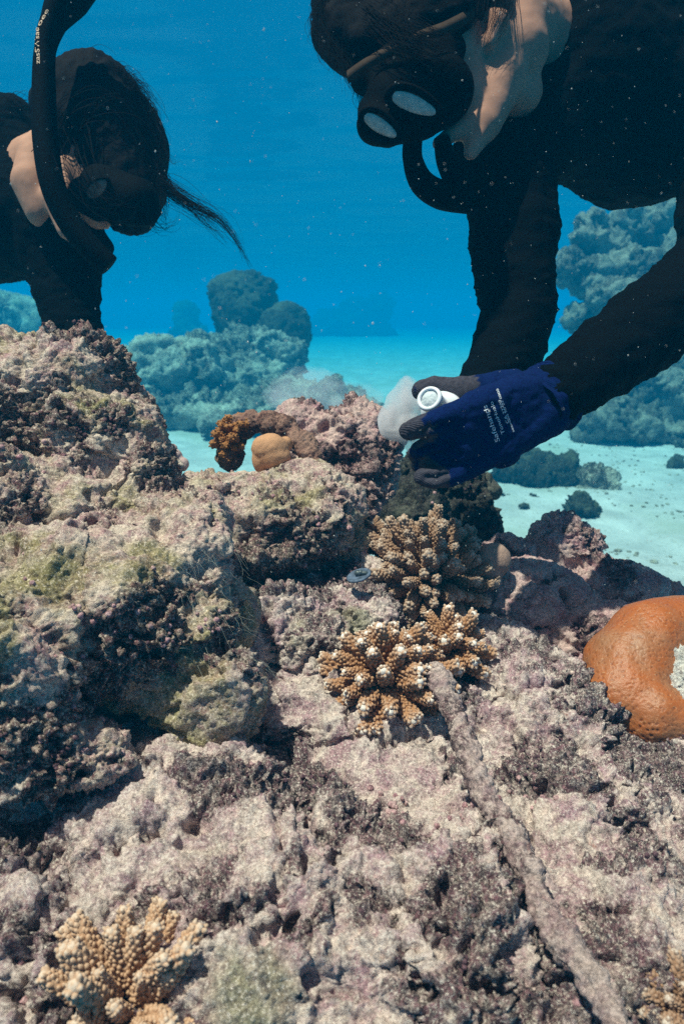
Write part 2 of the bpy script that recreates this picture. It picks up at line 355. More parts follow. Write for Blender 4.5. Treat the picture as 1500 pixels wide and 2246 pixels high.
def rock(name, blobs, vox, m, label, cat='rock', s=1.0, a=1.0, pits=1.0, sm=6, zmin=None, group=None, extra=(), parent=None, docull=True, marks=(), films=(), cuts=(), gb=0.0):
    V, Q = voxel([ell(*b) for b in blobs] + list(extra), vox); V = smooth(V, Q, sm)
    if docull: V, Q, _ = cull(V, Q, zmin)
    V, g, fl = rough_rock(V, Q, s, a, pits, marks, films, cuts, gb); me = mk_mesh(name, V, Q); attr(me, 'grown_shade', g); attr(me, 'film', fl)
    o = link(name, me, m, parent, None if parent else (float(V[:, 0].mean()), float(V[:, 1].mean()), float(V[:, 2].min())))
    if not parent: tag(o, label, cat, group)
    if docull and not parent: FG.append((V, normals(V, Q), g))
    return o
FG = []
# left boulder
rkA = rock('reef_boulder', [
    (10, 965, .97, .215, .16, .150), (225, 985, .88, .090, .09, .078), (130, 860, .93, .10, .10, .085), (305, 1040, .84, .05, .06, .05),
    (160, 1200, .82, .15, .14, .105), (370, 1190, .77, .065, .08, .06), (-60, 1150, .75, .12, .10, .09), (430, 1240, .73, .045, .06, .06),
    (290, 1360, .69, .112, .095, .088, .15), (440, 1380, .70, .045, .05, .075), (60, 1330, .66, .10, .09, .075), (505, 1330, .74, .028, .04, .05),
    (380, 1480, .67, .05, .05, .055), (470, 1530, .67, .045, .05, .06), (-80, 1450, .58, .1, .08, .08)], .0021, M_reefL,
    'tall mossy boulder filling the left side, a blue-black arm rising behind its top', pits=1.0, gb=-.15, zmin=.6,
    marks=[(330, 1400, 85, .5), (230, 1510, 80, .5), (420, 1330, 40, .5), (440, 1470, 60, .2), (150, 960, 70, .45), (260, 1000, 50, .4), (90, 1080, 60, .3), (380, 960, 40, .4), (270, 1500, 90, .4), (450, 1060, 60, -.5), (250, 1140, 60, -.4), (160, 1220, 90, -.5), (80, 1450, 60, -.1), (320, 1120, 50, -.4), (60, 760, 70, -.4), (480, 1180, 30, -.3), (110, 1010, 40, -.3), (180, 1350, 60, -.1)],  # dark patches on the lower face paint the shade under the bulge
    films=[(250, 870, 70, .8), (330, 1180, 80, .8), (120, 1250, 90, .8), (340, 1430, 90, .7), (160, 780, 50, .5), (40, 900, 60, .7), (400, 1400, 60, .5)])
rkA2 = rock('reef_rock', [(105, 1630, .575, .072, .05, .032, .25), (-30, 1560, .56, .06, .05, .03), (200, 1660, .585, .035, .035, .022)], .0018, M_reefL,
    'reddish ledge of rock at the left edge above a dark hollow', pits=1.2)
rkE = rock('reef_slab', [
    (360, 1880, .62, .150, .15, .098), (60, 2130, .52, .15, .12, .085), (190, 1960, .57, .10, .1, .07), (600, 2120, .55, .17, .15, .125), (560, 1830, .66, .08, .1, .06),
    (900, 1830, .69, .160, .15, .10), (640, 1410, .84, .105, .09, .070), (690, 1300, .92, .09, .06, .035), (800, 1290, .93, .05, .06, .04), (745, 1560, .78, .10, .09, .055), (760, 1360, .86, .08, .07, .05),
    (1150, 1620, .80, .165, .14, .095), (1010, 1470, .88, .12, .1, .06), (1240, 1900, .66, .14, .15, .105), (940, 2180, .53, .16, .14, .125),
    (1330, 2180, .52, .12, .12, .09), (720, 1760, .68, .055, .07, .05), (560, 1620, .74, .05, .06, .05), (700, 1690, .74, .07, .07, .04), (1340, 1720, .74, .055, .08, .05), (0, 1900, .62, .12, .08, .05), (860, 1960, .60, .05, .08, .05)], .0019, M_reefF,
    'broad pale slab of pitted reef rock filling the foreground under the corals', sm=5, a=1.15, pits=1.3, zmin=.55, gb=.0,
    marks=[(620, 1600, 44, 0.38), (700, 1700, 48, 0.38), (920, 1590, 48, 0.38), (740, 1900, 48, 0.38), (650, 1850, 40, 0.30), (1180, 1700, 48, 0.30), (1240, 1640, 36, 0.34), (1330, 1900, 72, 0.38), (1400, 2000, 80, 0.38), (1250, 1985, 48, 0.38), (1010, 1970, 48, 0.30), (1060, 2110, 72, 0.38), (860, 2150, 48, 0.30),  # besides turf, dark patches paint shade at crevices, ledge and below the coral
        (350, 1900, 40, 0.30), (120, 1930, 56, 0.30), (60, 2030, 72, 0.38), (420, 2010, 48, 0.30), (1150, 1445, 48, 0.38), (260, 1960, 48, 0.30), (690, 1500, 36, 0.30), (600, 1960, 48, 0.22), (1290, 2120, 48, 0.30), (200, 1830, 56, 0.30), (560, 1720, 40, 0.22), (1000, 1650, 28, 0.30), (820, 2080, 32, 0.30), (1180, 1930, 40, 0.22),
        (1130, 1560, 90, -.6), (1250, 1760, 90, -.7), (620, 1490, 70, -.6), (570, 1390, 70, -.6), (880, 1720, 80, -.6), (480, 1760, 80, -.5), (850, 1860, 90, -.6), (640, 2080, 110, -.5), (1160, 2060, 50, -.5), (780, 1390, 60, -.4), (1010, 1800, 60, -.5), (520, 2170, 90, -.5), (350, 1700, 50, -.4), (180, 1900, 40, -.4), (1230, 1500, 70, -.5), (950, 2030, 60, -.4)],
    films=[(720, 1360, 90, .8), (520, 2190, 120, .7), (1090, 2200, 90, .7), (800, 1350, 50, .6), (420, 1830, 60, .5)],
    cuts=[([(575, 1330), (570, 1450), (600, 1600), (650, 1720)], 16, .02), ([(1035, 1700), (1100, 1830), (1180, 1970), (1270, 2130)], 13, .018), ([(915, 2040), (925, 2140), (930, 2260)], 10, .02), ([(640, 1690), (700, 1760), (760, 1800)], 18, .02),
        ([(1100, 1480), (1020, 1500), (1040, 1570)], 8, .01), ([(240, 1820), (330, 1780)], 20, .02), ([(1180, 1960), (1320, 1930), (1420, 1960)], 22, .018), ([(870, 1900), (980, 1990)], 14, .014), ([(720, 1800), (840, 1950), (880, 2060)], 14, .014), ([(60, 1990), (200, 2040), (300, 1990)], 16, .016), ([(400, 1990), (560, 1950), (700, 1990)], 14, .014), ([(1250, 1600), (1340, 1700), (1400, 1800)], 12, .012)])
rkB = rock('reef_rock', [(610, 1160, .95, .105, .095, .078), (690, 1130, .95, .065, .08, .065), (520, 1100, .96, .06, .06, .045), (440, 1140, .94, .06, .07, .06), (640, 1065, .98, .05, .05, .03),
    (750, 1190, .97, .04, .05, .065), (430, 1060, 1.0, .05, .04, .015), (430, 1230, .86, .04, .05, .04), (560, 1220, .88, .05, .04, .03)], .0024, M_reefL,
    'rounded rock in the middle with a dark shaded foot, pinkish knobs on its left shoulder', zmin=.6,
    gb=-.1, marks=[(700, 1170, 60, .6), (600, 1240, 60, .6), (500, 1200, 50, .6), (650, 1210, 60, .5), (540, 1120, 60, -.5), (600, 1130, 50, -.4), (760, 1100, 40, -.5), (470, 1100, 50, -.3)], films=[(600, 1080, 60, .7), (690, 1050, 50, .6), (440, 1040, 50, .6)], cuts=[([(520, 1150), (525, 1165)], 14, .02), ([(720, 1030), (770, 1100), (800, 1180)], 8, .012)])  # dark patches low down paint the shade at the rock's foot
rkC = rock('reef_rock', [(730, 1010, 1.19, .095, .09, .085), (665, 930, 1.2, .045, .06, .035), (800, 955, 1.15, .055, .06, .052), (820, 1040, 1.12, .035, .05, .045), (600, 940, 1.25, .05, .05, .02),
    (800, 1085, 1.10, .05, .05, .028), (640, 1060, 1.2, .07, .06, .06), (845, 1000, 1.13, .022, .03, .02)], .0026, M_reefR,
    'craggy mauve rock with a pale right face just left of the gloved hand', a=1.2, zmin=.6, gb=-.12,
    marks=[(750, 1060, 60, .6), (700, 980, 40, .3), (820, 1090, 40, .5), (850, 950, 25, .4), (830, 960, 40, -.6), (825, 1030, 40, -.5), (640, 910, 40, -.3)], cuts=[([(745, 960), (755, 1030), (790, 1090)], 16, .02)])
rkH = rock('reef_rock', [(985, 1090, 1.55, .105, .1, .085), (930, 1030, 1.5, .07, .07, .06), (1050, 1140, 1.5, .05, .06, .05), (880, 1150, 1.4, .1, .08, .06)], .005, M_reefD,
    'dark algae covered rock standing below the blue glove', s=1.6, zmin=.4)
rkD = rock('reef_rock', [(1235, 1218, 1.13, .066, .07, .062), (1330, 1290, 1.08, .090, .08, .055), (1445, 1310, 1.12, .035, .05, .035), (1150, 1310, 1.0, .085, .08, .050), (1100, 1230, 1.1, .045, .05, .035),
    (1260, 1395, .99, .11, .1, .062), (1060, 1370, 1.0, .08, .08, .045), (1180, 1215, 1.18, .06, .05, .03), (1380, 1370, 1.0, .06, .06, .05)], .0024, M_reefR,
    'lumpy mauve rock on the right in front of the sand, above the orange coral', zmin=.6, gb=-.42,
    marks=[(1220, 1250, 35, .5), (1300, 1335, 45, .5), (1390, 1290, 40, .4), (1140, 1330, 40, .4), (1270, 1370, 40, .4), (1110, 1290, 40, -.4), (1210, 1180, 45, -.4), (1310, 1250, 50, -.2), (1200, 1380, 60, -.5)], cuts=[([(1250, 1290), (1290, 1370), (1300, 1410)], 14, .02), ([(1160, 1250), (1210, 1260), (1260, 1230)], 10, .014)])
rkF = rock('reef_rock', [(1480, 1700, .72, .062, .06, .052), (1400, 1650, .74, .035, .04, .022)], .0019, M_reefF,
    'pitted speckled rock under the orange coral at the right edge', pits=1.6)
# the mass the rocks stand on
_v, _f = ICO3
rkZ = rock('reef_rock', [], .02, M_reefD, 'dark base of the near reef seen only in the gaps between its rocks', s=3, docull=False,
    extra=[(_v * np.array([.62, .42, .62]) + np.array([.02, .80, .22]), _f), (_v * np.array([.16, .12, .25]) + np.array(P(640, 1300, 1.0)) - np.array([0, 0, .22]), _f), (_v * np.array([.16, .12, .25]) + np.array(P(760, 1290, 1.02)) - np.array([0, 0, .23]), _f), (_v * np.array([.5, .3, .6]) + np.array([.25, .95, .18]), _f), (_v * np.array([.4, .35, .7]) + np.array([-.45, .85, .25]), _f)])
# crusted iron bar and arch
def crusted(name, pts, rad, vox, m, label, cat, a=.55, s=.8):
    cr = [Vector(p) for p in pts]; out = []
    for i in range(len(cr) - 1):
        for k in range(4):
            t = k / 4; p0, p1, p2, p3 = cr[max(i - 1, 0)], cr[i], cr[i + 1], cr[min(i + 2, len(cr) - 1)]
            out.append(.5 * ((2 * p1) + (p2 - p0) * t + (2 * p0 - 5 * p1 + 4 * p2 - p3) * t * t + (3 * p1 - p0 - 3 * p2 + p3) * t ** 3))
    out.append(cr[-1]); rr = [rad[0] + (rad[1] - rad[0]) * i / (len(out) - 1) for i in range(len(out))]
    rr = [r * (1 + .22 * math.sin(i * 1.9) * math.sin(i * .7 + 1)) for i, r in enumerate(rr)]
    V, Q = voxel(chain(out, rr), vox); V = smooth(V, Q, 3); V = V + normals(V, Q) * (fbm(V * 45, 3) * .0035 + billow(V * 120, 3) * .0016 + fbm(V * 300, 2) * .001)[:, None] * a; g = .5 + 1.1 * fbm(V * 20, 3); me = mk_mesh(name, V, Q); attr(me, 'grown_shade', g * .7)
    return tag(link(name, me, m, None, tuple(V.mean(0).astype(float))), label, cat)
crusted('iron_bar', [P(955, 1475, .712), P(1005, 1590, .645), P(1050, 1720, .581), P(1140, 1860, .520), P(1200, 2010, .469), P(1300, 2150, .425), P(1370, 2300, .385)],
    (.0112, .0088), .0015, M_bar, 'long crusted bar lying on the pale slab from the orange-tan coral to the lower right', 'bar', 1.15, .6)
crusted('iron_loop', [P(505, 1010, 1.06), P(515, 955, 1.06), P(555, 928, 1.05), P(615, 932, 1.04), P(665, 975, 1.02), P(695, 1030, 1.0), P(720, 1085, .99)],
    (.019, .016), .002, M_arch, 'dark crusted loop arching over the peach coloured ball', 'iron loop', 1.1, .6)

# ---------------------------------------------------------------- smooth lumps
def lump(name, blobs, vox, m, label, cat, amp=.001, freq=60, sm=8, extra=(), group=None):
    V, Q = voxel([ell(*b) for b in blobs] + list(extra), vox); V = smooth(V, Q, sm); N = normals(V, Q); V = V + N * (fbm(V * freq, 3) * amp)[:, None]
    me = mk_mesh(name, V, Q); attr(me, 'pit', np.zeros(len(V))); o = link(name, me, m, None, (float(V[:, 0].mean()), float(V[:, 1].mean()), float(V[:, 2].min())))
    return tag(o, label, cat, group)
M_peach = plain('peach_fuzz', (.56, .29, .16), .95, .1, 900, .0012, .3)
M_brownball = plain('brown_fuzz', (.42, .26, .20), .95, .1, 700, .001, .3)
M_pinkball = plain('dusty_pink', (.50, .36, .34), .9, .1, 300, .001, .2)
lump('anemone', [(592, 983, .985, .0275, .024, .0215), (600, 1000, .985, .025, .022, .02), (570, 1010, .985, .012, .012, .018), (625, 975, 1.0, .012, .012, .012)], .0015, M_peach, 'rounded peach coloured fuzzy ball under the dark loop', 'anemone')
lump('soft_coral', [(1080, 1228, .93, .026, .022, .024), (1070, 1250, .93, .022, .02, .02)], .0015, M_brownball, 'smooth brown rounded lump behind the bushy brown coral', 'coral')
lump('sea_squirt', [(402, 1018, .93, .009, .009, .010), (388, 1000, .93, .008, .008, .009), (380, 985, .94, .006, .006, .008)], .001, M_pinkball, 'pair of small dusty pink knobs on the right flank of the left boulder', 'sea squirt')

# ---------------------------------------------------------------- branching corals
def branch_mesh(name, Ln, r0, r1, nub, nr, seed, tipc=1.0):
    rs = random.Random(seed); parts = []; T = []; n = 10
    prof = [(0, r0 * .8), (.3, r0), (.6, r0 * .95), (.82, r0 * .45 + r1 * .55), (.93, r1 * .9), (.985, r1 * .66), (1.01, r1 * .3)]
    bend = (rs.uniform(-.12, .12) * Ln, rs.uniform(-.12, .12) * Ln)
    V = [(0, 0, Ln * 1.02)]; tt = [tipc]
    for h, r in prof:
        for j in range(n): q = 6.283 * j / n; rr = r * rs.uniform(.93, 1.07); V.append((rr * math.cos(q), rr * math.sin(q), h * Ln)); tt.append(.10 + .40 * h if h < .9 else .5 + tipc * min(.5, 5 * (h - .9)))
    F = []
    for i in range(len(prof) - 1):
        for j in range(n): a = 1 + i * n + j; b = 1 + i * n + (j + 1) % n; F += [(a, b, b + n), (a, b + n, a + n)]
    top = 1 + (len(prof) - 1) * n
    for j in range(n): F.append((top + j, top + (j + 1) % n, 0))
    parts.append((np.array(V), np.array(F))); T += tt
    tot = nr * 8
    for i in range(tot):
        h = .08 + .90 * ((i + .5) / tot) ** .92; q = i * 2.39996 + rs.uniform(-.25, .25)
        r = r0 if h < .6 else r0 + (r1 * .75 - r0) * (h - .6) / .4
        L2 = nub * rs.uniform(.7, 1.35) * (1.1 - .35 * h); w = nub * rs.uniform(.38, .56); out = Vector((math.cos(q), math.sin(q), 0)); ax = (out * rs.uniform(.7, .95) + Vector((0, 0, rs.uniform(.7, 1.1)))).normalized()
        s = ax.orthogonal().normalized(); u = ax.cross(s); c = out * (r * .90) + Vector((0, 0, h * Ln)); vs = []
        for rr, dd in ((w * 1.25, 0), (w, L2 * .6), (w * .62, L2 * .95)):
            for m in range(5): g = 6.283 * m / 5; vs.append(tuple(c + ax * dd + (s * math.cos(g) + u * math.sin(g)) * rr))
        vs.append(tuple(c + ax * L2 * 1.02)); f = []
        for lv in (0, 1):
            for m in range(5): a = lv * 5 + m; b = lv * 5 + (m + 1) % 5; f += [(a, b, b + 5), (a, b + 5, a + 5)]
        for m in range(5): f.append((10 + m, 10 + (m + 1) % 5, 15))
        parts.append((np.array(vs), np.array(f))); pale = .22 + .33 * h + .3 * tipc * max(0, (h - .82) / .18)
        T += [pale * .75] * 5 + [pale] * 5 + [pale + .10] * 5 + [pale + .16]
    V, F = join(parts); V = V + np.stack([bend[0] * (V[:, 2] / Ln) ** 2, bend[1] * (V[:, 2] / Ln) ** 2, 0 * V[:, 2]], 1)
    me = mk_mesh(name, V, F); attr(me, 'tip', np.clip(T, 0, 1)); return me
def colony(name, centre, axis, radius, n, meshes, m, label, spread=1.45, lo=.75, hi=1.1, sc0=1.0, seed=1, flat=1.0, core=.35, cat='coral', group=None):
    rs = random.Random(seed); ax = Vector(axis).normalized(); root = empty(name, centre, label, cat, group)
    t = ax.orthogonal().normalized(); s = ax.cross(t)
    for me in meshes:
        if not me.materials: me.materials.append(m)
    for i in range(n):
        z = 1 - (1 - math.cos(spread)) * (i + .5) / n; q = i * 2.39996 + rs.uniform(-.25, .25); rr = math.sqrt(max(0, 1 - z * z))
        dr = (ax * z + (t * math.cos(q) + s * math.sin(q)) * rr); dr = (dr + Vector((rs.uniform(-.13, .13), rs.uniform(-.13, .13), rs.uniform(-.13, .13)))).normalized()
        me = meshes[i % len(meshes)]; b = bpy.data.objects.new('branch', me); C.objects.link(b); b.parent = root
        k = rs.uniform(lo, hi) * sc0; b.location = dr * radius * rs.uniform(.25, .42) * flat
        b.rotation_euler = (dr.to_track_quat('Z', 'Y').to_matrix() @ Matrix.Rotation(rs.uniform(0, 6.28), 3, 'Z')).to_euler(); b.scale = (k * rs.uniform(.9, 1.1),) * 2 + (k,)
    v, f = ICO2; mc = mk_mesh('base', v * radius * core, f); attr(mc, 'tip', np.full(len(v), .02)); link('base', mc, m).parent = root
    return root
bm1 = [branch_mesh('branch', .052, .0070, .0054, .0042, 11, k) for k in range(4)]
bm1s = [branch_mesh('branch', .040, .0066, .0054, .0042, 9, 20 + k) for k in range(3)]
bm2 = [branch_mesh('branch', .060, .0060, .0045, .0038, 14, 40 + k, .7) for k in range(4)]
bm3 = [branch_mesh('branch', .062, .0066, .0056, .0040, 13, 60 + k, .7) for k in range(3)]
bm4 = [branch_mesh('branch', .022, .0034, .0036, .0022, 6, 80 + k, .5) for k in range(3)]
bm5 = [branch_mesh('branch', .040, .0062, .0054, .0038, 8, 90 + k, .8) for k in range(3)]
colony('branching_coral', P(850, 1497, .745), (.0, -.62, .78), .066, 58, bm1 , M_cor1, 'orange-tan coral with stubby white tipped branches, in the middle of the pale slab', 1.75, .75, 1.12, .98, 3)
colony('branching_coral', P(985, 1425, .80), (.35, -.4, .85), .044, 24, bm1s, M_cor1, 'small orange-tan coral clump directly right of the larger white tipped coral', 1.5, .75, 1.1, .95, 5)
colony('branching_coral', P(935, 1275, .95), (.05, -.42, .90), .092, 135, bm2, M_cor2, 'big bushy brown coral with fine pale tips behind the grey disc', 1.75, .8, 1.15, 1.05, 8, core=.4)
colony('branching_coral', P(808, 1180, .98), (-.15, -.3, .95), .030, 16, bm5, M_cor2, 'small tan coral sprig against the right side of the rounded middle rock', 1.3, .7, 1.0, .72, 9)
colony('branching_coral', P(290, 2240, .455), (-.05, -.1, 1), .060, 34, bm3, M_cor3, 'pale orange coral with blunt fingers at the bottom left corner', 1.05, .75, 1.15, .84, 11)
colony('branching_coral', P(1500, 2240, .44), (-.2, -.1, 1), .03, 22, bm5, M_cor3, 'pale yellowish coral clump at the bottom right corner', 1.3, .6, .9, .8, 12)
colony('leafy_coral', P(518, 962, 1.06), (-.75, -.25, .45), .03, 60, bm4, M_cor4, 'rust brown frilly coral clump on the left end of the dark loop', 1.7, .8, 1.3, 1.15, 14, core=.6)

# ---------------------------------------------------------------- orange honeycomb coral
def fhoney(t, n, l, b):
    co = coords(n); a = atr(n, 'cell'); g = noise(n, l, co, 18, 4, .6); q = noise(n, l, co, 500, 3, .6)
    c = mixc(n, l, rampn(n, l, g, step(.38, .62)), (.38, .095, .016), (.32, .135, .06))
    c = mixc(n, l, rampn(n, l, a, step(.2, .8)), c, (.16, .040, .010)); c = mixc(n, l, rampn(n, l, q, step(.60, .70)), c, (.50, .26, .13)); l(c, b.inputs['Base Color'])
    bump(n, l, b, q, .0008, .8)
M_honey = mat('orange_coral_tissue', fhoney, .45, .45)
hc = empty('honeycomb_coral', P(1440, 1600, .78), 'smooth bright orange mounded coral with a dimpled lower face at the right edge', 'coral')
arc = [P(1600, 1390, .84), P(1500, 1390, .825), P(1425, 1415, .81), P(1375, 1475, .79), P(1372, 1530, .77), P(1430, 1570, .745), P(1540, 1610, .73)]
V, Q = voxel(chain(arc, [.048, .046, .052, .052, .050, .040, .030]) + [ell(1400, 1550, .755, .038, .038, .034), ell(1450, 1480, .81, .06, .05, .055)], .0016); V = smooth(V, Q, 14); N = normals(V, Q)
w = worley(V * 235 + .3 * gn(V * 90)[:, None]); low = sstep(1.3, 1.0, 0 * V[:, 2] + 1) 
depth = .35 + .65 * sstep(.15, -.25, N[:, 2] * .6 + gn(V * 25) * .3 - .05)
cell = sstep(.50, .12, w); V = V + N * (-cell * .0024 * depth + fbm(V * 22, 2) * .003)[:, None]
me = mk_mesh('living_rim', V, Q); attr(me, 'cell', cell * (.45 + .55 * depth)); link('living_rim', me, M_honey, hc)
V, Q = voxel([ell(1560, 1490, .768, .060, .052, .044), ell(1490, 1480, .775, .040, .054, .034), ell(1475, 1440, .775, .022, .036, .016), ell(1500, 1530, .755, .026, .042, .018), ell(1445, 1478, .772, .016, .040, .010)], .0016); V = smooth(V, Q, 4); V, g, fl = rough_rock(V, Q, .6, 1.0, 1.5); me = mk_mesh('dead_patch', V, Q); attr(me, 'grown_shade', g * .6)
M_bleach = reef_mat('bleached_skeleton', (.85, .78, .72), (.62, .50, .46), (.40, .36, .25), (.10, .07, .08), .7, .55)
link('dead_patch', me, M_bleach, hc)['label'] = 'bare white pitted patch in the middle of the orange coral'

# ---------------------------------------------------------------- grey disc
dk = empty('metal_disc', P(787, 1262, .835), 'small blue-grey metal disc with a raised clip, left of the bushy brown coral', 'disc')
def lathe(prof, n, ax, c):
    ax = Vector(ax).normalized(); t = ax.orthogonal().normalized(); s = ax.cross(t); c = Vector(c); V = []; F = []
    for r, h in prof:
        for j in range(n): q = 6.28318 * j / n; V.append(tuple(c + ax * h + (t * math.cos(q) + s * math.sin(q)) * max(r, 1e-5)))
    for i in range(len(prof) - 1):
        for j in range(n): F.append((i * n + j, i * n + (j + 1) % n, (i + 1) * n + (j + 1) % n, (i + 1) * n + j))
    return np.array(V, np.float32), np.array(F)
M_disc = plain('blue_grey_metal', (.085, .115, .17), .7, .2, 160, .001, .5); M_clip = plain('dark_metal', (.05, .07, .08), .4, .5, 200, .0004)
dax = (-.30, -.12, .95)
V, F = lathe([(0, -.002), (.0135, -.002), (.0155, -.001), (.0155, .0008), (.0145, .0014), (.0115, .0012), (.010, .0002), (0, .0002)], 32, dax, dk.location); link('plate', mk_mesh('plate', V, F), M_disc, dk)
V, F = join([cone(dk.location + Vector((-.002, 0, .003)) , dk.location + Vector((.0085, -.002, .0035)), .0036, .003, 12, 3), cone(dk.location, dk.location + Vector((.002, -.001, .004)), .0035, .0035, 12, 3)])
link('clip', mk_mesh('clip', V, F), M_clip, dk)

# ---------------------------------------------------------------- knobs and threads growing on the near rocks
def knobs(name, m, label, n, r0, r1, seed, th, fr, gmin=0.0):
    q = np.random.RandomState(seed); parts = []
    for V, N, G in FG:
        view = V - np.array([0, 0, CAMZ]); dist = np.linalg.norm(view, axis=1); ok = (G > gmin) & ((view * N).sum(1) < .2 * dist) & (gn(V * fr + seed) > th) & (gn(V * fr * 4 + seed) > 0)
        idx = np.flatnonzero(ok)
        if len(idx) == 0: continue
        for i in q.choice(idx, min(len(idx), int(n * len(idx) / 60000) + 12)):
            rr = q.uniform(r0, r1) * (.6 + .5 * dist[i]); v = ICO2[0] * (1 + .55 * gn(ICO2[0] * 2.3 + i)[:, None]); parts.append((v * rr + V[i] + N[i] * rr * .25, ICO2[1]))
    V, F = join(parts); me = mk_mesh(name, V, F); attr(me, 'grown_shade', np.full(len(V), .3)); tag(link(name, me, m, None, tuple(V.mean(0).astype(float))), label, kind='stuff')
M_knobp = reef_mat('pink_coralline_crust', (.80, .52, .50), (.55, .26, .30), (.3, .2, .12), (.12, .05, .07), .7, .36)
M_knobd = reef_mat('plum_turf', (.24, .13, .15), (.12, .06, .08), (.13, .11, .05), (.04, .02, .03), .55, .42)
knobs('coralline_knobs', M_knobp, 'pink coralline knobs crusting the near rocks', 900, .0012, .0034, 3, .30, 9)
knobs('algae_turf', M_knobd, 'plum and olive algae tufts in patches on the near rocks', 5200, .0008, .0024, 21, .0, 11, .6)
q_ = np.random.RandomState(77); RB = []
for k in range(900):
    px, py = q_.uniform(880, 1700), 960 + 300 * q_.rand() ** 1.3; g_ = ground(px, py)
    if gn(np.array([[g_.x * 1.1, g_.y * 1.1, 3.3]]))[0] < -.05: continue
    r_ = q_.uniform(.004, .016) * (1.9 if q_.rand() > .95 else 1); v = ICO1[0] * (1 + .6 * gn(ICO1[0] * 2 + k)[:, None]) * np.array([1, 1, .6])
    RB.append((v * r_ + np.array([g_.x, g_.y, float(sandh(np.array([[g_.x, g_.y, 0]]))[0]) + r_ * .2]), ICO1[1]))
V, F = join(RB); me = mk_mesh('sand_rubble', V, F); attr(me, 'grown_shade', np.full(len(V), .3)); tag(link('sand_rubble', me, M_far, None, tuple(V.mean(0).astype(float))), 'scattered coral grit lying on the pale sand', kind='stuff')
# ---------------------------------------------------------------- far reef
def frock(name, blobs, label, m, vox=.03, s=7, a=1.0, cat='rock', group=None):       # blobs in picture px sizes
    bl = [(px, py, d, rx * d / 1500, ry * d / 1500, rz * d / 1500) for px, py, d, rx, ry, rz in blobs]
    return rock(name, bl, vox, m, label, cat, s=s * .85, a=a * 1.35, sm=2, docull=False, group=group, pits=.7)
frock('coral_outcrop', [(350, 850, 8.7, 95, 90, 110), (290, 860, 8.8, 60, 70, 90), (440, 830, 8.9, 80, 90, 95), (400, 900, 8.4, 120, 90, 55), (300, 920, 8.3, 70, 60, 35), (250, 800, 9.2, 40, 40, 50), (560, 890, 8.4, 70, 70, 45), (470, 780, 9.2, 40, 40, 40)],
    'pale knobbly coral outcrop on the sand behind the left boulder', M_far)
frock('coral_outcrop', [(560, 780, 9.4, 85, 80, 50), (540, 745, 9.5, 30, 40, 30), (620, 800, 9.4, 50, 60, 45), (500, 770, 9.5, 35, 40, 35), (560, 830, 9.2, 100, 70, 40)], 'low ridge of reef at the foot of the two dark coral heads', M_far)
frock('coral_boulder', [(528, 680, 10, 70, 75, 82), (500, 655, 10, 45, 50, 50), (560, 660, 10.1, 48, 60, 62), (530, 760, 10, 45, 50, 60), (575, 720, 10, 40, 40, 55)], 'taller dark rounded coral head, a strand of hair ending at its top', M_farD, a=.6)
frock('coral_boulder', [(627, 725, 9.7, 58, 60, 60), (625, 770, 9.7, 45, 45, 40)], 'shorter round coral head leaning on the taller dark one', M_farD, a=.4)
frock('coral_outcrop', [(640, 870, 7.9, 80, 60, 38), (740, 875, 7.8, 70, 60, 36), (560, 910, 7.7, 80, 60, 40), (810, 895, 7.6, 45, 50, 28), (690, 900, 7.5, 120, 60, 35), (500, 930, 7.6, 60, 50, 30)], 'low pale rubble ridge behind the craggy mauve rock', M_far)
frock('distant_reef', [(408, 705, 30, 24, 30, 38), (430, 740, 30, 40, 30, 25), (380, 740, 30, 20, 25, 20)], 'faint blue reef lump beyond the pale outcrop on the left', M_farD, .12, 20)
frock('distant_reef', [(790, 695, 46, 50, 50, 44), (740, 710, 46, 50, 50, 30), (830, 680, 46, 28, 40, 36), (720, 730, 46, 36, 40, 20), (790, 730, 46, 75, 50, 20)], 'faint blue reef hump in open water right of the round coral heads', M_farD, .15, 26)
frock('distant_reef', [(20, 690, 12, 90, 80, 55), (-60, 680, 12, 100, 80, 60), (90, 720, 12, 50, 60, 35)], 'hazy green-blue mound seen under the left diver beside the arm', M_far, .05, 8)
frock('coral_boulder', [(1290, 482, 7.8, 34, 40, 28), (1300, 520, 7.8, 42, 50, 35), (1340, 560, 7.9, 60, 60, 50), (1390, 500, 8, 50, 60, 50), (1450, 475, 8, 55, 60, 45), (1480, 560, 8, 70, 80, 90),
    (1250, 590, 7.7, 42, 50, 38), (1300, 610, 7.8, 50, 60, 50), (1390, 620, 7.8, 80, 80, 70), (1335, 650, 7.4, 45, 50, 36), (1385, 665, 7.4, 50, 50, 50), (1262, 700, 7.8, 36, 40, 28), (1290, 720, 7.8, 40, 40, 35), (1400, 740, 7.8, 100, 90, 70), (1440, 830, 7.8, 110, 90, 80)],
    'tall pale knobbly coral head framed between the right diver\'s arms and chest', M_farR, s=5, a=1.15)
frock('coral_outcrop', [(1420, 870, 7.7, 110, 80, 95), (1320, 920, 7.4, 60, 60, 48), (1390, 930, 7.3, 60, 60, 45), (1500, 900, 7.6, 80, 80, 75), (1365, 890, 7.3, 26, 30, 24), (1290, 950, 7.4, 35, 40, 30), (1470, 950, 7.3, 50, 50, 28)],
    'low green-grey reef outcrop on the sand below the right forearm', M_farR, s=6)
frock('seabed_rock', [(1200, 1040, 5.6, 70, 50, 34), (1150, 1010, 5.8, 50, 40, 26), (1240, 1060, 5.5, 45, 40, 24), (1120, 1040, 5.7, 50, 40, 25)], 'brown flat rock half buried in sand right of the glove', M_farD, .02, 5)
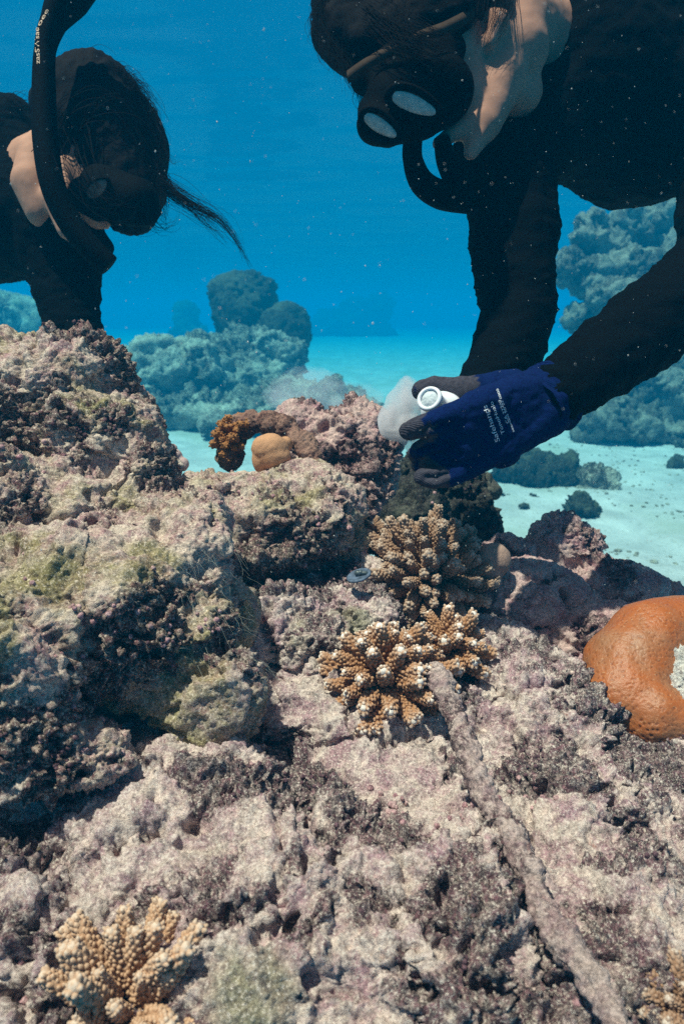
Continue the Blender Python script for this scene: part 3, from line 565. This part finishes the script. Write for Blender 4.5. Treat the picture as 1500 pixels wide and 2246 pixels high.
frock('seabed_rock', [(1310, 1062, 5.4, 34, 40, 34), (1290, 1035, 5.5, 12, 14, 14), (1290, 1085, 5.3, 40, 30, 14), (1335, 1080, 5.3, 18, 30, 14)], 'grey stone with a small knob beside the flat brown rock on the sand', M_far, .018, 4)
for (px, py, r, d, lb) in ((1150, 1110, 15, 0, 'small dark stone on the sand between the glove and the lumpy right rock'), (1172, 1088, 10, 0, 'tiny dark stone just above the small stone on the sand'), (1275, 1118, 34, 0, 'purple-brown stone poking up behind the top of the lumpy right rock'),
        (1485, 1020, 14, 0, 'small grey stone near the right edge of the sand'), (1492, 975, 13, 0, 'dark stone at the right edge beside the low outcrop'), (1100, 1085, 16, 0, 'grey-green stone in the sand close below the glove')):
    g = ground(px, py + r * .5); d = (g - Vector((0, 0, CAMZ))).dot(FW); frock('stone', [(px, py, d, r, r, r * .8), (px + r * .6, py + r * .2, d, r * .7, r * .7, r * .55)], lb, M_farD, .012, 3, cat='stone')
# ---------------------------------------------------------------- divers
def skinmesh(name, parts, vox, sm, m, parent, amp=0.0, freq=12, fine=0.0, post=None, pre=None):
    V, Q = voxel(parts, vox); V = smooth(V, Q, sm); N = normals(V, Q)
    if amp: V = V + N * (fbm(V * freq, 3) * amp)[:, None]
    if fine: V = V + N * (gn(V * 90) * fine + (1 - np.abs(gn(V * np.array([16, 16, 52]) + 2 * gn(V * 7)[:, None]))) ** 6 * .0035)[:, None]
    if pre: V = smooth(pre(V, normals(V, Q)), Q, 1)
    me = mk_mesh(name, V, Q)
    if post: post(me, V, normals(V, Q))
    return link(name, me, m, parent), V, Q
def tubes(paths, r0, r1, n=3):
    parts = []
    for pts in paths:
        pts = np.asarray(pts, np.float64); m = len(pts); t = np.gradient(pts, axis=0); t /= np.linalg.norm(t, axis=1)[:, None] + 1e-12
        a = np.cross(t, [0.31, .9, .29]); a /= np.linalg.norm(a, axis=1)[:, None] + 1e-12; b = np.cross(t, a); rr = np.linspace(r0, r1, m)[:, None]
        V = np.concatenate([pts + (a * math.cos(6.283 * k / n) + b * math.sin(6.283 * k / n)) * rr for k in range(n)]); F = []
        for k in range(n):
            for i in range(m - 1): F.append((k * m + i, k * m + i + 1, ((k + 1) % n) * m + i + 1, ((k + 1) % n) * m + i))
        parts.append((V, np.array(F)))
    return join(parts)
def spline(pts, n=14):
    cr = [np.array(p, float) for p in pts]; out = []
    for i in range(len(cr) - 1):
        p0, p1, p2, p3 = cr[max(i - 1, 0)], cr[i], cr[i + 1], cr[min(i + 2, len(cr) - 1)]
        for k in range(n): t = k / n; out.append(.5 * ((2 * p1) + (p2 - p0) * t + (2 * p0 - 5 * p1 + 4 * p2 - p3) * t * t + (3 * p1 - p0 - 3 * p2 + p3) * t ** 3))
    out.append(cr[-1]); return np.array(out)
def locks(guide, n, width, rs, r=.00022, r1=.00008, wave=.004):     # strands around a guide curve
    g = spline(guide, 10); m = len(g); out = []; t = np.linspace(0, 1, m)[:, None]
    for _ in range(n):
        o = rs.normal(size=3) * width; e = rs.normal(size=3) * width * rs.uniform(.4, 1.6); ph = rs.uniform(0, 6.28); dv = rs.normal(size=3) * wave
        k = rs.uniform(.45, 1.0); c = max(4, int(m * k)); out.append((g + o * (1 - t) + e * t * (1 - t) * 2 + dv * np.sin(t * rs.uniform(3, 8) + ph) * t)[:c])
    return tubes(out, r, r1)
rs = np.random.RandomState(5)
def tubepart(name, pts, rad, m, parent, n=20, sub=10, cap=True):
    g = spline(pts, sub); mm = len(g); rr = np.interp(np.linspace(0, 1, mm), np.linspace(0, 1, len(rad)), rad)
    t = np.gradient(g, axis=0); t /= np.linalg.norm(t, axis=1)[:, None]; a = np.cross(t, [0.1, 1, .05]); a /= np.linalg.norm(a, axis=1)[:, None]; b = np.cross(t, a)
    V = np.concatenate([g + (a * math.cos(6.28318 * k / n) + b * math.sin(6.28318 * k / n)) * rr[:, None] for k in range(n)]); F = []
    for k in range(n):
        for i in range(mm - 1): F.append((k * mm + i, k * mm + i + 1, ((k + 1) % n) * mm + i + 1, ((k + 1) % n) * mm + i))
    me = mk_mesh(name, V, np.array(F)); o = link(name, me, m, parent)
    if cap:
        V2, F2 = join([lathe([(0, .0005), (rr[-1], .0005), (rr[-1], -.002)], n, t[-1], g[-1]), lathe([(0, .0005), (rr[0], .0005), (rr[0], -.002)], n, -t[0], g[0])]); link('end_cap', mk_mesh('end_cap', V2, F2), m, o if parent else o)
    return o

# right diver -----------------------------------------------------------
pr = empty('person', P(1400, 250, 1.2), 'diver in black wetsuit at top right holding a white bottle in a blue glove', 'person')
D = 1.0
skin = [ell(905, 35, 1.00, .092, .085, .092), cone(P(900, 60, .99), P(985, 170, .97), .078, .055), cone(P(960, 80, .97), P(1010, 210, .95), .07, .035),
        cone(P(1100, 130, .98), P(1060, 270, .95), .047, .026), cone(P(1060, 270, .95), P(1032, 335, .94), .024, .011), cone(P(1030, 270, .945), P(956, 316, .935), .018, .008),
        cone(P(1090, 80, .99), P(1135, 200, 1.0), .055, .036), cone(P(1110, 60, 1.02), P(1230, 120, 1.12), .07, .065), cone(P(1130, 40, .98), P(1125, 110, .98), .045, .05),
        cone(P(905, 210, .955), P(880, 240, .95), .016, .014)]
# ear
skin += [cone(P(1095, 42, .925), P(1075, 95, .925), .014, .009), cone(P(1075, 30, .93), P(1095, 42, .925), .01, .012)]
skinmesh('body', skin, .004, 5, M_skin, pr, .0012, 25)
suit = [cone(P(1330, 130, 1.22), P(1480, 60, 1.35), .185, .20), cone(P(1300, 180, 1.15), P(1420, 200, 1.22), .16, .17), cone(P(1400, 230, 1.18), P(1520, 200, 1.3), .165, .17),
        cone(P(1195, 40, 1.12), P(1280, 100, 1.15), .085, .11), cone(P(1150, 290, 1.1), P(1230, 230, 1.14), .09, .11),
        cone(P(1115, 370, 1.06), P(1125, 520, 1.05), .073, .064), cone(P(1125, 520, 1.05), P(1138, 690, 1.03), .066, .054), cone(P(1138, 690, 1.03), P(1080, 850, .98), .056, .047), cone(P(1080, 850, .98), P(1050, 900, .96), .045, .04),
        cone(P(1060, 330, 1.05), P(1120, 400, 1.06), .045, .07),
        cone(P(1600, 330, 1.15), P(1610, 560, 1.02), .085, .075), cone(P(1610, 560, 1.02), P(1400, 735, .93), .068, .056), cone(P(1400, 735, .93), P(1222, 864, .845), .056, .041),
        cone(P(1480, 60, 1.35), P(1750, -250, 1.75), .19, .17), cone(P(1750, -250, 1.75), P(1950, -330, 2.2), .16, .15), cone(P(1560, 200, 1.25), P(1600, 350, 1.15), .15, .09),
        cone(P(1950, -330, 2.2), P(1950, -270, 2.7), .1, .07), cone(P(2050, -300, 2.2), P(2050, -200, 2.7), .1, .07)]
def suitpost(me, V, N): pass
skinmesh('wetsuit', suit, .006, 3, M_suit, pr, .006, 14, .0012)
# hair: cap of hair plus loose strands
hairp = [ell(868, -10, 1.0, .122, .10, .118), ell(780, 70, .985, .062, .07, .055), cone(P(830, 60, .965), P(1010, 20, .95), .05, .045), cone(P(1000, -20, .94), P(1090, -30, .935), .035, .025), cone(P(860, 50, .93), P(985, 25, .91), .035, .034), cone(P(800, 90, .94), P(900, 60, .92), .03, .034)]
Vh, Qh = voxel(hairp, .005); Vh = smooth(Vh, Qh, 4); Nh = normals(Vh, Qh); Vh = Vh + Nh * (gn(Vh * np.array([40, 160, 60])) * .0035 + gn(Vh * 14) * .006)[:, None]
ST = []
for k in range(90):
    a = rs.uniform(0, 1); s0 = (690 + 110 * a + rs.uniform(-8, 20), 20 + 150 * a + rs.uniform(-30, 30))
    ST.append(locks([P(s0[0] + 60, s0[1] - 70, .95), P(s0[0], s0[1], .95), P(s0[0] + rs.uniform(-8, 25), s0[1] + 45, .94), P(s0[0] + rs.uniform(-5, 55), s0[1] + 95, .93)], 9, .006, rs, .0004, .0001))
for k in range(26):
    y = rs.uniform(60, 150); ST.append(locks([P(rs.uniform(790, 900), y - 70, .875), P(rs.uniform(860, 940), y - 10, .855), P(rs.uniform(940, 990), y + 10, .85), P(rs.uniform(980, 1040), y + rs.uniform(0, 50), .87)], 7, .004, rs, .0004, .0001))
for k in range(14):
    x = rs.uniform(1030, 1130); ST.append(locks([P(x, -60, .93), P(x + 5, 10, .915), P(x - rs.uniform(0, 25), 60, .915), P(x - rs.uniform(10, 60), rs.uniform(90, 150), .92)], 10, .004, rs, .00035, .0001))
Vs, Fs = join(ST); Vc = np.concatenate([Vh, Vs]); Fc = np.concatenate([Qh, Fs + len(Vh)]); link('hair', mk_mesh('hair', Vc, Fc), M_hair, pr)
# diving mask
dm = empty('diving_mask', P(870, 200, .92), 'black diving mask with two pale lenses on the right diver', 'diving mask')
skinmesh('skirt', [cone(P(865, 165, .94), P(960, 125, .93), .030, .040), cone(P(870, 220, .91), P(965, 200, .905), .042, .045), cone(P(825, 272, .905), P(925, 255, .895), .028, .030), cone(P(815, 245, .92), P(850, 300, .905), .022, .016), cone(P(800, 175, .93), P(905, 120, .92), .022, .03), cone(P(960, 200, .90), P(965, 255, .90), .03, .02),
    cone(P(950, 130, .91), P(985, 200, .91), .03, .028)], .003, 22, M_black, dm, .001, 40)
def oval(cx, cy, d, a, b, rot, prof, n=40, nrm=None):        # oval turned shape facing nrm
    c = P(cx, cy, d); X = Vector((math.cos(rot), 0, -math.sin(rot))); nrm = Vector(nrm).normalized(); X = (X - X.dot(nrm) * nrm).normalized(); Y = nrm.cross(X); V = []; F = []
    for r, h in prof:
        for j in range(n): q = 6.28318 * j / n; V.append(tuple(c + nrm * h + X * (a * r * math.cos(q)) + Y * (b * r * math.sin(q)) * (1 - .18 * math.cos(q))))
    for i in range(len(prof) - 1):
        for j in range(n): F.append((i * n + j, (i * n + (j + 1) % n), (i + 1) * n + (j + 1) % n, (i + 1) * n + j))
    return np.array(V, np.float32), np.array(F)
for (x, y, d, a, b, rot, nn) in ((834, 277, .872, .025, .0085, R(30), (-.2, -.9, -.4)), (908, 229, .860, .031, .0095, R(20), (-.1, -.93, -.35))):
    V, F = oval(x, y, d, a * 1.2, b * 1.9, rot, [(.55, -.012), (1.0, -.012), (1.08, -.004), (1.05, .001), (.92, .002), (.78, -.0005), (.74, -.004)], nrm=nn); link('frame', mk_mesh('frame', V, F), M_black, dm)
    V, F = oval(x, y, d, a, b, rot, [(0.001, .0005), (.5, .0004), (.92, -.0002), (1.0, -.0015)], nrm=nn); link('lens', mk_mesh('lens', V, F), M_lens, dm)
M_strap = plain('olive_strap', (.045, .032, .024), .9, .05, 90, .0005)
g = [P(762, 170, .905), P(800, 142, .890), P(860, 108, .868), P(920, 80, .855), P(975, 62, .865), P(1040, 30, .90)]
gp = spline(g, 8); nrm = np.array([-.1, -1, -.2]); upv = np.array([-.15, 0.05, .98]); hw = np.interp(np.linspace(0, 1, len(gp)), [0, .5, 1], [.008, .006, .009])[:, None]
Vst = np.concatenate([gp + upv * hw, gp + nrm * .003, gp - upv * hw, gp - nrm * .004]); m_ = len(gp); Fst = []
for k in range(4):
    for i in range(m_ - 1): Fst.append((k * m_ + i, k * m_ + i + 1, ((k + 1) % 4) * m_ + i + 1, ((k + 1) % 4) * m_ + i))
link('strap', mk_mesh('strap', Vst, np.array(Fst)), M_strap, dm)
snr = empty('snorkel', P(910, 400, .93), 'black curved snorkel below the right diver\'s mask', 'snorkel')
tubepart('tube', [P(905, 305, .93), P(905, 350, .93), P(925, 400, .94), P(968, 428, .95), P(1030, 440, .97)], [.013, .0135, .017, .019, .018], M_black, snr)
tubepart('mouthpiece', [P(968, 300, .93), P(978, 350, .94), P(1000, 400, .955), P(1010, 440, .97)], [.010, .014, .017, .02], M_black, snr)
tubepart('valve_cap', [P(985, 435, .945), P(1005, 440, .945)], [.010, .010], M_black, snr)

# glove -----------------------------------------------------------------
def hand():
    wr1, wr2 = P(1170, 862, .838), P(1200, 908, .838); k1, k2, k3, k4 = P(1045, 893, .785), P(1012, 938, .785), P(1002, 983, .79), P(1020, 1026, .80)
    p = [cone(wr1, k1, .030, .0205), cone(P(1182, 878, .84), k2, .031, .0195), cone(P(1190, 892, .84), k3, .030, .0185), cone(wr2, k4, .029, .016),
         cone(P(1120, 880, .82), P(1100, 985, .82), .027, .024)]
    p += chain([k1, P(985, 915, .772), P(938, 934, .768), P(896, 944, .785)], [.0185, .0155, .0140, .0112])
    p += chain([k2, P(962, 965, .782), P(925, 985, .80), P(912, 996, .83)], [.0160, .0142, .0125, .0105])
    p += chain([k3, P(958, 1006, .80), P(925, 1016, .82), P(918, 1020, .85)], [.0150, .0135, .0120, .0100])
    p += chain([k4, P(990, 1044, .79), P(955, 1050, .785), P(925, 1046, .79)], [.0145, .0135, .0122, .0102])
    p += chain([P(1120, 852, .86), P(1060, 858, .865), P(1000, 860, .865), P(955, 852, .868), P(925, 856, .858)], [.025, .0215, .0195, .0160, .0125])
    return p
GROOVES = [[(905, 965), (950, 952), (1010, 945)], [(905, 1003), (960, 988), (1010, 985)], [(918, 1034), (960, 1028), (1015, 1018)], [(1040, 905), (1110, 892)], [(1150, 850), (1140, 900), (1170, 945)]]
def groove(V, N):
    for pl in GROOVES:
        pts = [surf(V, *(np.array(pl[k]) * (1 - t) + np.array(pl[k + 1]) * t)) for k in range(len(pl) - 1) for t in np.linspace(0, 1, 9)]; d2 = np.full(len(V), 9.0)
        for q in pts:
            if q is not None: d2 = np.minimum(d2, ((V - q) ** 2).sum(1))
        V = V - N * (np.exp(-d2 / .0042 ** 2) * (.0065 if pl[0][0] < 1000 else .002))[:, None]
    return V
def gpost(me, V, N):
    coat = np.zeros(len(V))
    for (c, r) in ((P(897, 944, .785), .024), (P(930, 938, .775), .0185), (P(925, 1046, .79), .024), (P(955, 1050, .785), .017), (P(912, 996, .83), .022), (P(918, 1020, .85), .022), (P(940, 860, .87), .03), (P(985, 860, .865), .026), (P(1025, 862, .865), .024), (P(950, 985, .865), .02), (P(950, 1020, .87), .02)):
        coat = np.maximum(coat, np.clip(1.5 - np.linalg.norm(V - np.array(c), axis=1) / r + .12 * gn(V * 160), 0, 1))
    coat = np.maximum(coat, sstep(.25, .45, N[:, 1]) * (V[:, 0] < P(1120, 900, .82).x)); attr(me, 'coat', coat)
go, Vg, Qg = skinmesh('glove', hand(), .0016, 4, M_glove, pr, .0014, 60, 0, gpost, groove); go['label'] = 'navy knitted glove with grey coated fingertips and white print'
ax_ = (P(1400, 735, .93) - P(1222, 864, .845)).normalized(); c0 = P(1178, 893, .838)
prof = []
for i in range(20):
    h = i * .0019 - .006; prof.append((.0385 + .0055 * i / 19 + .0008 * math.sin(i * 1.5) + (.002 if i > 16 else 0), h))
prof += [(prof[-1][0] - .002, prof[-1][1] + .001), (.043, prof[-1][1] - .01), (.034, -.004), (.0385, -.006)]
V, F = lathe(prof, 64, ax_, c0); dirs = V - np.array(c0); V = V + (dirs / (np.linalg.norm(dirs, axis=1)[:, None] + 1e-9)) * (gn(V * 70) * .0028 + gn(V * 300) * .0006)[:, None]
me = mk_mesh('cuff', V, F); attr(me, 'coat', np.zeros(len(V))); link('cuff', me, M_glove, go)
# printed words, laid on the knit
bvh = BVHTree.FromPolygons([tuple(v) for v in Vg.tolist()], [tuple(f) for f in Qg.tolist()])
def printed(text, px0, px1, size_px, d, target, parent, m, name='printed_text', lift=.0006):
    cu = bpy.data.curves.new('txt', 'FONT'); cu.body = text; cu.size = 1; to = bpy.data.objects.new('txt', cu); C.objects.link(to)
    dg = bpy.context.evaluated_depsgraph_get(); ev = to.evaluated_get(dg); tm = ev.to_mesh(); V = np.array([v.co[:] for v in tm.vertices]); F = [tuple(p.vertices) for p in tm.polygons]; ev.to_mesh_clear(); bpy.data.objects.remove(to)
    wdt = V[:, 0].max(); a = np.array(px0, float); b = np.array(px1, float); u = (b - a) / wdt; Lp = np.linalg.norm(b - a); vdir = np.array([u[1], -u[0]]) / np.linalg.norm(u) * size_px; vdir = vdir if True else -vdir
    out = []; O = Vector((0, 0, CAMZ))
    for x, y, _ in V:
        q = a + u * x + vdir * y; tgt = P(q[0], q[1], d); r = (tgt - O).normalized(); hit = target.ray_cast(O, r, 3)
        out.append(tuple(hit[0] - r * lift) if hit[0] is not None else tuple(tgt))
    me = bpy.data.meshes.new(name); me.from_pydata(out, [], F); me.update(); return link(name, me, m, parent)
printed('Safehands', (1096, 968), (1067, 888), 15, .8, bvh, go, M_print)
printed('TonoHualo', (1107, 951), (1080, 880), 11, .8, bvh, go, M_print)
printed('CA 22209', (1116, 928), (1098, 876), 9, .8, bvh, go, M_print)
printed('seamless no 22 0000', (1128, 947), (1092, 852), 7, .8, bvh, go, M_print)
# second gloved hand, mostly behind the first
def gp2(me, V, N): attr(me, 'coat', sstep(.0, .3, P(1010, 900, .95).x - V[:, 0]))
g2, _, _ = skinmesh('glove', [cone(P(1055, 885, .965), P(1020, 910, .95), .04, .036), cone(P(1030, 890, .94), P(990, 900, .92), .03, .026)] +
    chain([P(1010, 875, .93), P(985, 880, .915), P(968, 895, .905)], [.012, .011, .010]) + chain([P(1005, 900, .93), P(980, 912, .91), P(965, 925, .90)], [.012, .011, .010]) +
    chain([P(1000, 925, .93), P(975, 935, .91), P(960, 945, .90)], [.012, .011, .010]) + chain([P(1000, 945, .94), P(975, 955, .925), P(965, 962, .92)], [.011, .010, .009]) + chain([P(1040, 860, .94), P(1010, 855, .92), P(985, 862, .91)], [.014, .012, .011]), .002, 4, M_glove, pr, .001, 70, 0, gp2)
g2['label'] = 'second dark glove gripping the bottle from behind'
# bottle ----------------------------------------------------------------
bt = empty('bottle', P(975, 910, .84), 'white plastic squeeze bottle with an open round nozzle held in the blue glove', 'bottle')
b0 = P(940, 873, .795); bax = (P(988, 925, .86) - b0).normalized()
V, F = lathe([(.0105, .004), (.0108, .0002), (.0122, -.0006), (.0145, 0), (.0152, .002), (.0152, .004), (.0138, .0052), (.0135, .022), (.0150, .028), (.024, .036), (.0265, .045), (.0265, .11), (.022, .116), (0, .117)], 40, bax, b0); link('bottle_body', mk_mesh('bottle_body', V, F), M_white, bt)
V, F = lathe([(0, -.0008), (.005, -.0006), (.009, .001), (.0105, .0035), (.0105, .012)], 28, bax, b0); dd = np.linalg.norm(V - np.array(b0), axis=1); V = V + np.array(-bax) * (gn(V * 230 + 4) * .0022 * (dd < .0104))[:, None]
link('putty', mk_mesh('putty', V, F), M_putty, bt)
# milky cloud of epoxy and the thin trail that drifts off it
def vmat(name, col, dens, sc=None, lo=.3, hi=.62):
    m = bpy.data.materials.new(name); m.use_nodes = True; t = m.node_tree; t.nodes.clear(); n = t.nodes; o = n.new('ShaderNodeOutputMaterial'); v = n.new('ShaderNodeVolumePrincipled')
    v.inputs['Color'].default_value = (*col, 1); v.inputs['Density'].default_value = dens; t.links.new(v.outputs[0], o.inputs['Volume'])
    if sc:
        f = noise(n, t.links.new, coords(n), sc, 4, .6, .8); mr = n.new('ShaderNodeMapRange'); mr.inputs[1].default_value = lo; mr.inputs[2].default_value = hi; mr.inputs[4].default_value = dens
        t.links.new(f, mr.inputs[0]); t.links.new(mr.outputs[0], v.inputs['Density'])
    return m
def cloud(name, parts, m, label, vox=.003, amp=.004, fr=30):
    V, Q = voxel(parts, vox); V = smooth(V, Q, 10); V = V + normals(V, Q) * (fbm(V * fr, 3) * amp)[:, None]; return tag(link(name, mk_mesh(name, V, Q), m, None, tuple(V.mean(0).astype(float))), label, 'cloud', kind=None)
cloud('milky_cloud', chain([P(893, 848, .96), P(886, 885, .96), P(872, 925, .97)], [.015, .026, .030]) + chain([P(872, 925, .97), P(850, 920, 1.0)], [.024, .016]) + chain([P(890, 930, .95), P(905, 975, .97)], [.02, .014]), vmat('milky_cloud', (.99, .96, 1.0), 120, 30, .34, .66), 'milky lilac-white cloud in the water left of the bottle nozzle')
cloud('faint_cloud', [ell(720, 868, 1.6, .14, .1, .035), ell(660, 850, 1.7, .10, .1, .05, -.3), ell(790, 895, 1.4, .07, .08, .025)], vmat('thin_milk', (.93, .95, 1.0), 6.5, 8, .38, .70), 'thin milky haze drifting above the craggy mauve rock', .008, .02, 9)

# left diver ------------------------------------------------------------
pl = empty('person', P(-80, 420, 1.35), 'diver in a black wetsuit at left edge with long dark trailing hair', 'person')
sk = [ell(225, 300, 1.19, .085, .08, .10), cone(P(240, 340, 1.17), P(275, 430, 1.15), .07, .04), cone(P(175, 400, 1.17), P(215, 470, 1.16), .05, .025), cone(P(215, 470, 1.15), P(232, 492, 1.15), .015, .010),
      cone(P(80, 335, 1.17), P(72, 400, 1.15), .030, .034), cone(P(72, 400, 1.15), P(90, 465, 1.15), .035, .026), cone(P(75, 300, 1.17), P(80, 350, 1.17), .012, .022), cone(P(150, 350, 1.2), P(20, 400, 1.28), .06, .06),
      cone(P(118, 430, 1.13), P(145, 505, 1.12), .020, .014), cone(P(145, 505, 1.12), P(176, 546, 1.12), .013, .004), cone(P(137, 350, 1.12), P(145, 420, 1.11), .008, .012)]
skinmesh('body', sk, .004, 5, M_skin, pl, .001, 25)
skinmesh('wetsuit', [cone(P(-40, 420, 1.36), P(-420, 330, 1.7), .175, .19), cone(P(10, 420, 1.32), P(70, 470, 1.28), .155, .115), cone(P(20, 300, 1.3), P(-20, 330, 1.33), .075, .1), cone(P(120, 500, 1.25), P(140, 600, 1.24), .088, .066),
    cone(P(140, 600, 1.24), P(162, 720, 1.22), .064, .050), cone(P(162, 720, 1.22), P(205, 860, 1.2), .052, .04), cone(P(150, 500, 1.2), P(190, 540, 1.2), .06, .04), cone(P(205, 860, 1.2), P(215, 900, 1.2), .035, .04),
    cone(P(-420, 330, 1.7), P(-900, 150, 2.3), .18, .16), cone(P(-300, 380, 1.6), P(-350, 700, 1.5), .08, .06), cone(P(-900, 150, 2.3), P(-1100, 100, 3.0), .12, .08)], .006, 3, M_suit, pl, .006, 13, .0015)
hp = [ell(205, 285, 1.19, .098, .095, .120), ell(260, 330, 1.18, .085, .085, .105), ell(285, 400, 1.17, .062, .07, .085), ell(150, 250, 1.2, .06, .07, .07)]
Vh, Qh = voxel(hp, .005); Vh = smooth(Vh, Qh, 4); Nh = normals(Vh, Qh); Vh = Vh + Nh * (gn(Vh * np.array([120, 60, 40])) * .004 + gn(Vh * 16) * .006)[:, None]
ST = [locks([P(330, 340, 1.15), P(365, 405, 1.14), P(420, 447, 1.13), P(480, 480, 1.12), P(520, 530, 1.12), P(549, 588, 1.12)], 60, .007, rs, .0006, .00015, .004),
      locks([P(330, 360, 1.15), P(370, 420, 1.14), P(420, 455, 1.13), P(465, 500, 1.12), P(505, 540, 1.12)], 40, .005, rs, .0005, .00015, .005),
      locks([P(310, 260, 1.15), P(345, 310, 1.14), P(370, 350, 1.13), P(395, 358, 1.12)], 26, .006, rs, .0004, .0001, .006),
      locks([P(280, 180, 1.16), P(310, 225, 1.15), P(335, 290, 1.14), P(350, 350, 1.14)], 30, .006, rs, .0004, .0001, .005),
      locks([P(300, 300, 1.14), P(350, 380, 1.13), P(362, 440, 1.13), P(350, 490, 1.13)], 40, .008, rs, .0005, .0001, .006),
      locks([P(262, 480, 1.13), P(285, 508, 1.13), P(320, 506, 1.12), P(350, 480, 1.12)], 10, .003, rs, .0004, .0001, .006),
      locks([P(330, 480, 1.13), P(355, 500, 1.12), P(385, 488, 1.12), P(395, 455, 1.12)], 14, .006, rs, .0004, .0001, .006),
      locks([P(150, 330, 1.1), P(190, 240, 1.09), P(260, 230, 1.09), P(320, 320, 1.1), P(345, 430, 1.1)], 60, .02, rs, .0006, .0002, .01),
      locks([P(160, 330, 1.06), P(190, 400, 1.04), P(240, 440, 1.035), P(300, 450, 1.05)], 26, .014, rs, .0005, .0002, .012), locks([P(285, 190, 1.16), P(318, 240, 1.15), P(348, 300, 1.14), P(362, 360, 1.13)], 22, .006, rs, .00035, .0001, .012),
      locks([P(350, 400, 1.13), P(400, 430, 1.12), P(455, 470, 1.12), P(500, 500, 1.12), P(535, 560, 1.12)], 34, .012, rs, .00035, .0001, .010), locks([P(340, 430, 1.13), P(362, 480, 1.12), P(350, 520, 1.12)], 12, .008, rs, .00035, .0001, .012),
      *[locks([P(215 + 95 * math.cos(t), 300 - 135 * math.sin(t), 1.15), P(215 + 128 * math.cos(t - .25), 300 - 160 * math.sin(t - .25), 1.14), P(215 + 140 * math.cos(t - .5), 305 - 165 * math.sin(t - .5), 1.13), P(218 + 138 * math.cos(t - .85), 310 - 160 * math.sin(t - .85), 1.13)], 16, .007, rs, .0005, .00015, .012) for t in np.linspace(-.2, 2.4, 16)],
      locks([P(20, 230, 1.25), P(50, 222, 1.22), P(85, 232, 1.2)], 30, .008, rs, .0006, .0002, .01)]
Vs, Fs = join(ST); link('hair', mk_mesh('hair', np.concatenate([Vh, Vs]), np.concatenate([Qh, Fs + len(Vh)])), M_hair, pl)
dl = empty('diving_mask', P(250, 430, 1.12), 'dark diving mask on the left diver with one dull grey lens showing', 'diving mask')
skinmesh('skirt', [cone(P(225, 415, 1.11), P(300, 440, 1.10), .038, .036), cone(P(290, 455, 1.10), P(315, 462, 1.10), .030, .026), cone(P(190, 430, 1.12), P(215, 455, 1.12), .03, .022), cone(P(235, 460, 1.11), P(250, 480, 1.11), .018, .011)], .003, 4, M_black, dl, .001, 40)
M_lens2 = plain('dull_lens', (.17, .15, .12), .6, .1, 60, 0, .6)
V, F = oval(213, 414, 1.063, .019, .0095, R(-35), [(0.001, .0005), (.5, .0004), (.92, -.0002), (1.0, -.0015)], nrm=(.1, -1, -.2)); link('lens', mk_mesh('lens', V, F), M_lens2, dl)
V, F = oval(214, 414, 1.064, .022, .0125, R(-35), [(.8, -.008), (1.0, -.008), (1.12, -.004), (1.08, .001), (.95, .0015), (.86, -.001)], nrm=(.1, -1, -.2)); link('frame', mk_mesh('frame', V, F), M_black, dl)
sl = empty('snorkel', P(100, 250, 1.05), 'long black snorkel with light lettering rising past the left diver\'s face', 'snorkel')
tb = tubepart('tube', [P(190, -70, 1.04), P(150, -5, 1.05), P(118, 50, 1.05), P(100, 110, 1.05), P(97, 200, 1.05), P(100, 300, 1.05), P(115, 400, 1.05), P(148, 478, 1.06), P(195, 540, 1.07), P(240, 582, 1.08)], [.033, .030, .019, .0155, .0175, .019, .019, .019, .019, .0175], M_black, sl, 24)
tm = tb.data; bv = BVHTree.FromPolygons([tuple(v.co) for v in tm.vertices], [tuple(p.vertices) for p in tm.polygons])
printed('zasSWsae', (88, 140), (86, 60), 14, 1.04, bv, tb, M_printo); printed('oee', (88, 58), (108, 22), 12, 1.04, bv, tb, M_printo)

# ---------------------------------------------------------------- loose matter in the water and on the rock
def marine():
    parts = []; o = ICO1[0] * 1.0
    for _ in range(1500):
        d = 10 ** rs.uniform(math.log10(.28), math.log10(1.7)); c = np.array(P(rs.uniform(-250, 1750), rs.uniform(-200, 1300), d)); r = rs.uniform(.00022, .00065) * (1 + (rs.rand() > .93) * .9) * (d ** .6)
        Vv = OCT[0] * r * np.array([rs.uniform(.6, 1), 1, rs.uniform(.8, 2.0)]); parts.append((Vv + c, OCT[1]))
    return join(parts)
OCT = (np.array([[1, 0, 0], [-1, 0, 0], [0, 1, 0], [0, -1, 0], [0, 0, 1], [0, 0, -1]], float), np.array([[0, 2, 4], [2, 1, 4], [1, 3, 4], [3, 0, 4], [2, 0, 5], [1, 2, 5], [3, 1, 5], [0, 3, 5]]))
V, F = marine(); tag(link('suspended_specks', mk_mesh('suspended_specks', V, F, False), plain('pale_specks', (.62, .62, .58), .9, .1)), 'tiny pale specks floating in the water', kind='stuff')

# pale fuzz of fine threads on the shoulder of the left boulder
TH = []
for k in range(240):
    i = rs.randint(len(FG[0][0])); 
    V0, N0 = FG[0][0], FG[0][1]; 
    for _ in range(40):
        v = V0[i] - np.array([0, 0, CAMZ]); d = v @ np.array(FW); px = 750 + 1500 * v[0] / d; py = 1123 - 1500 * (v @ np.array(UP)) / d
        if 380 < px < 570 and 1130 < py < 1480 and (N0[i] * v).sum() < 0: break
        i = rs.randint(len(V0))
    else: continue
    p = V0[i]; n_ = N0[i]; g = [p]; dv = np.array([.5, -.2, -.8]) + rs.normal(size=3) * .35
    for s_ in range(5): p = p + dv * .0045 + n_ * (.0018 if s_ < 2 else -.0006) + rs.normal(size=3) * .0012; g.append(p)
    TH.append(tubes([spline(g, 3)], .00016, .00007))
V, F = join(TH); tag(link('algae_threads', mk_mesh('algae_threads', V, F), plain('thread_grey', (.42, .42, .36), .9, .1)), 'fine pale threads on the shoulder of the left boulder', kind='stuff')
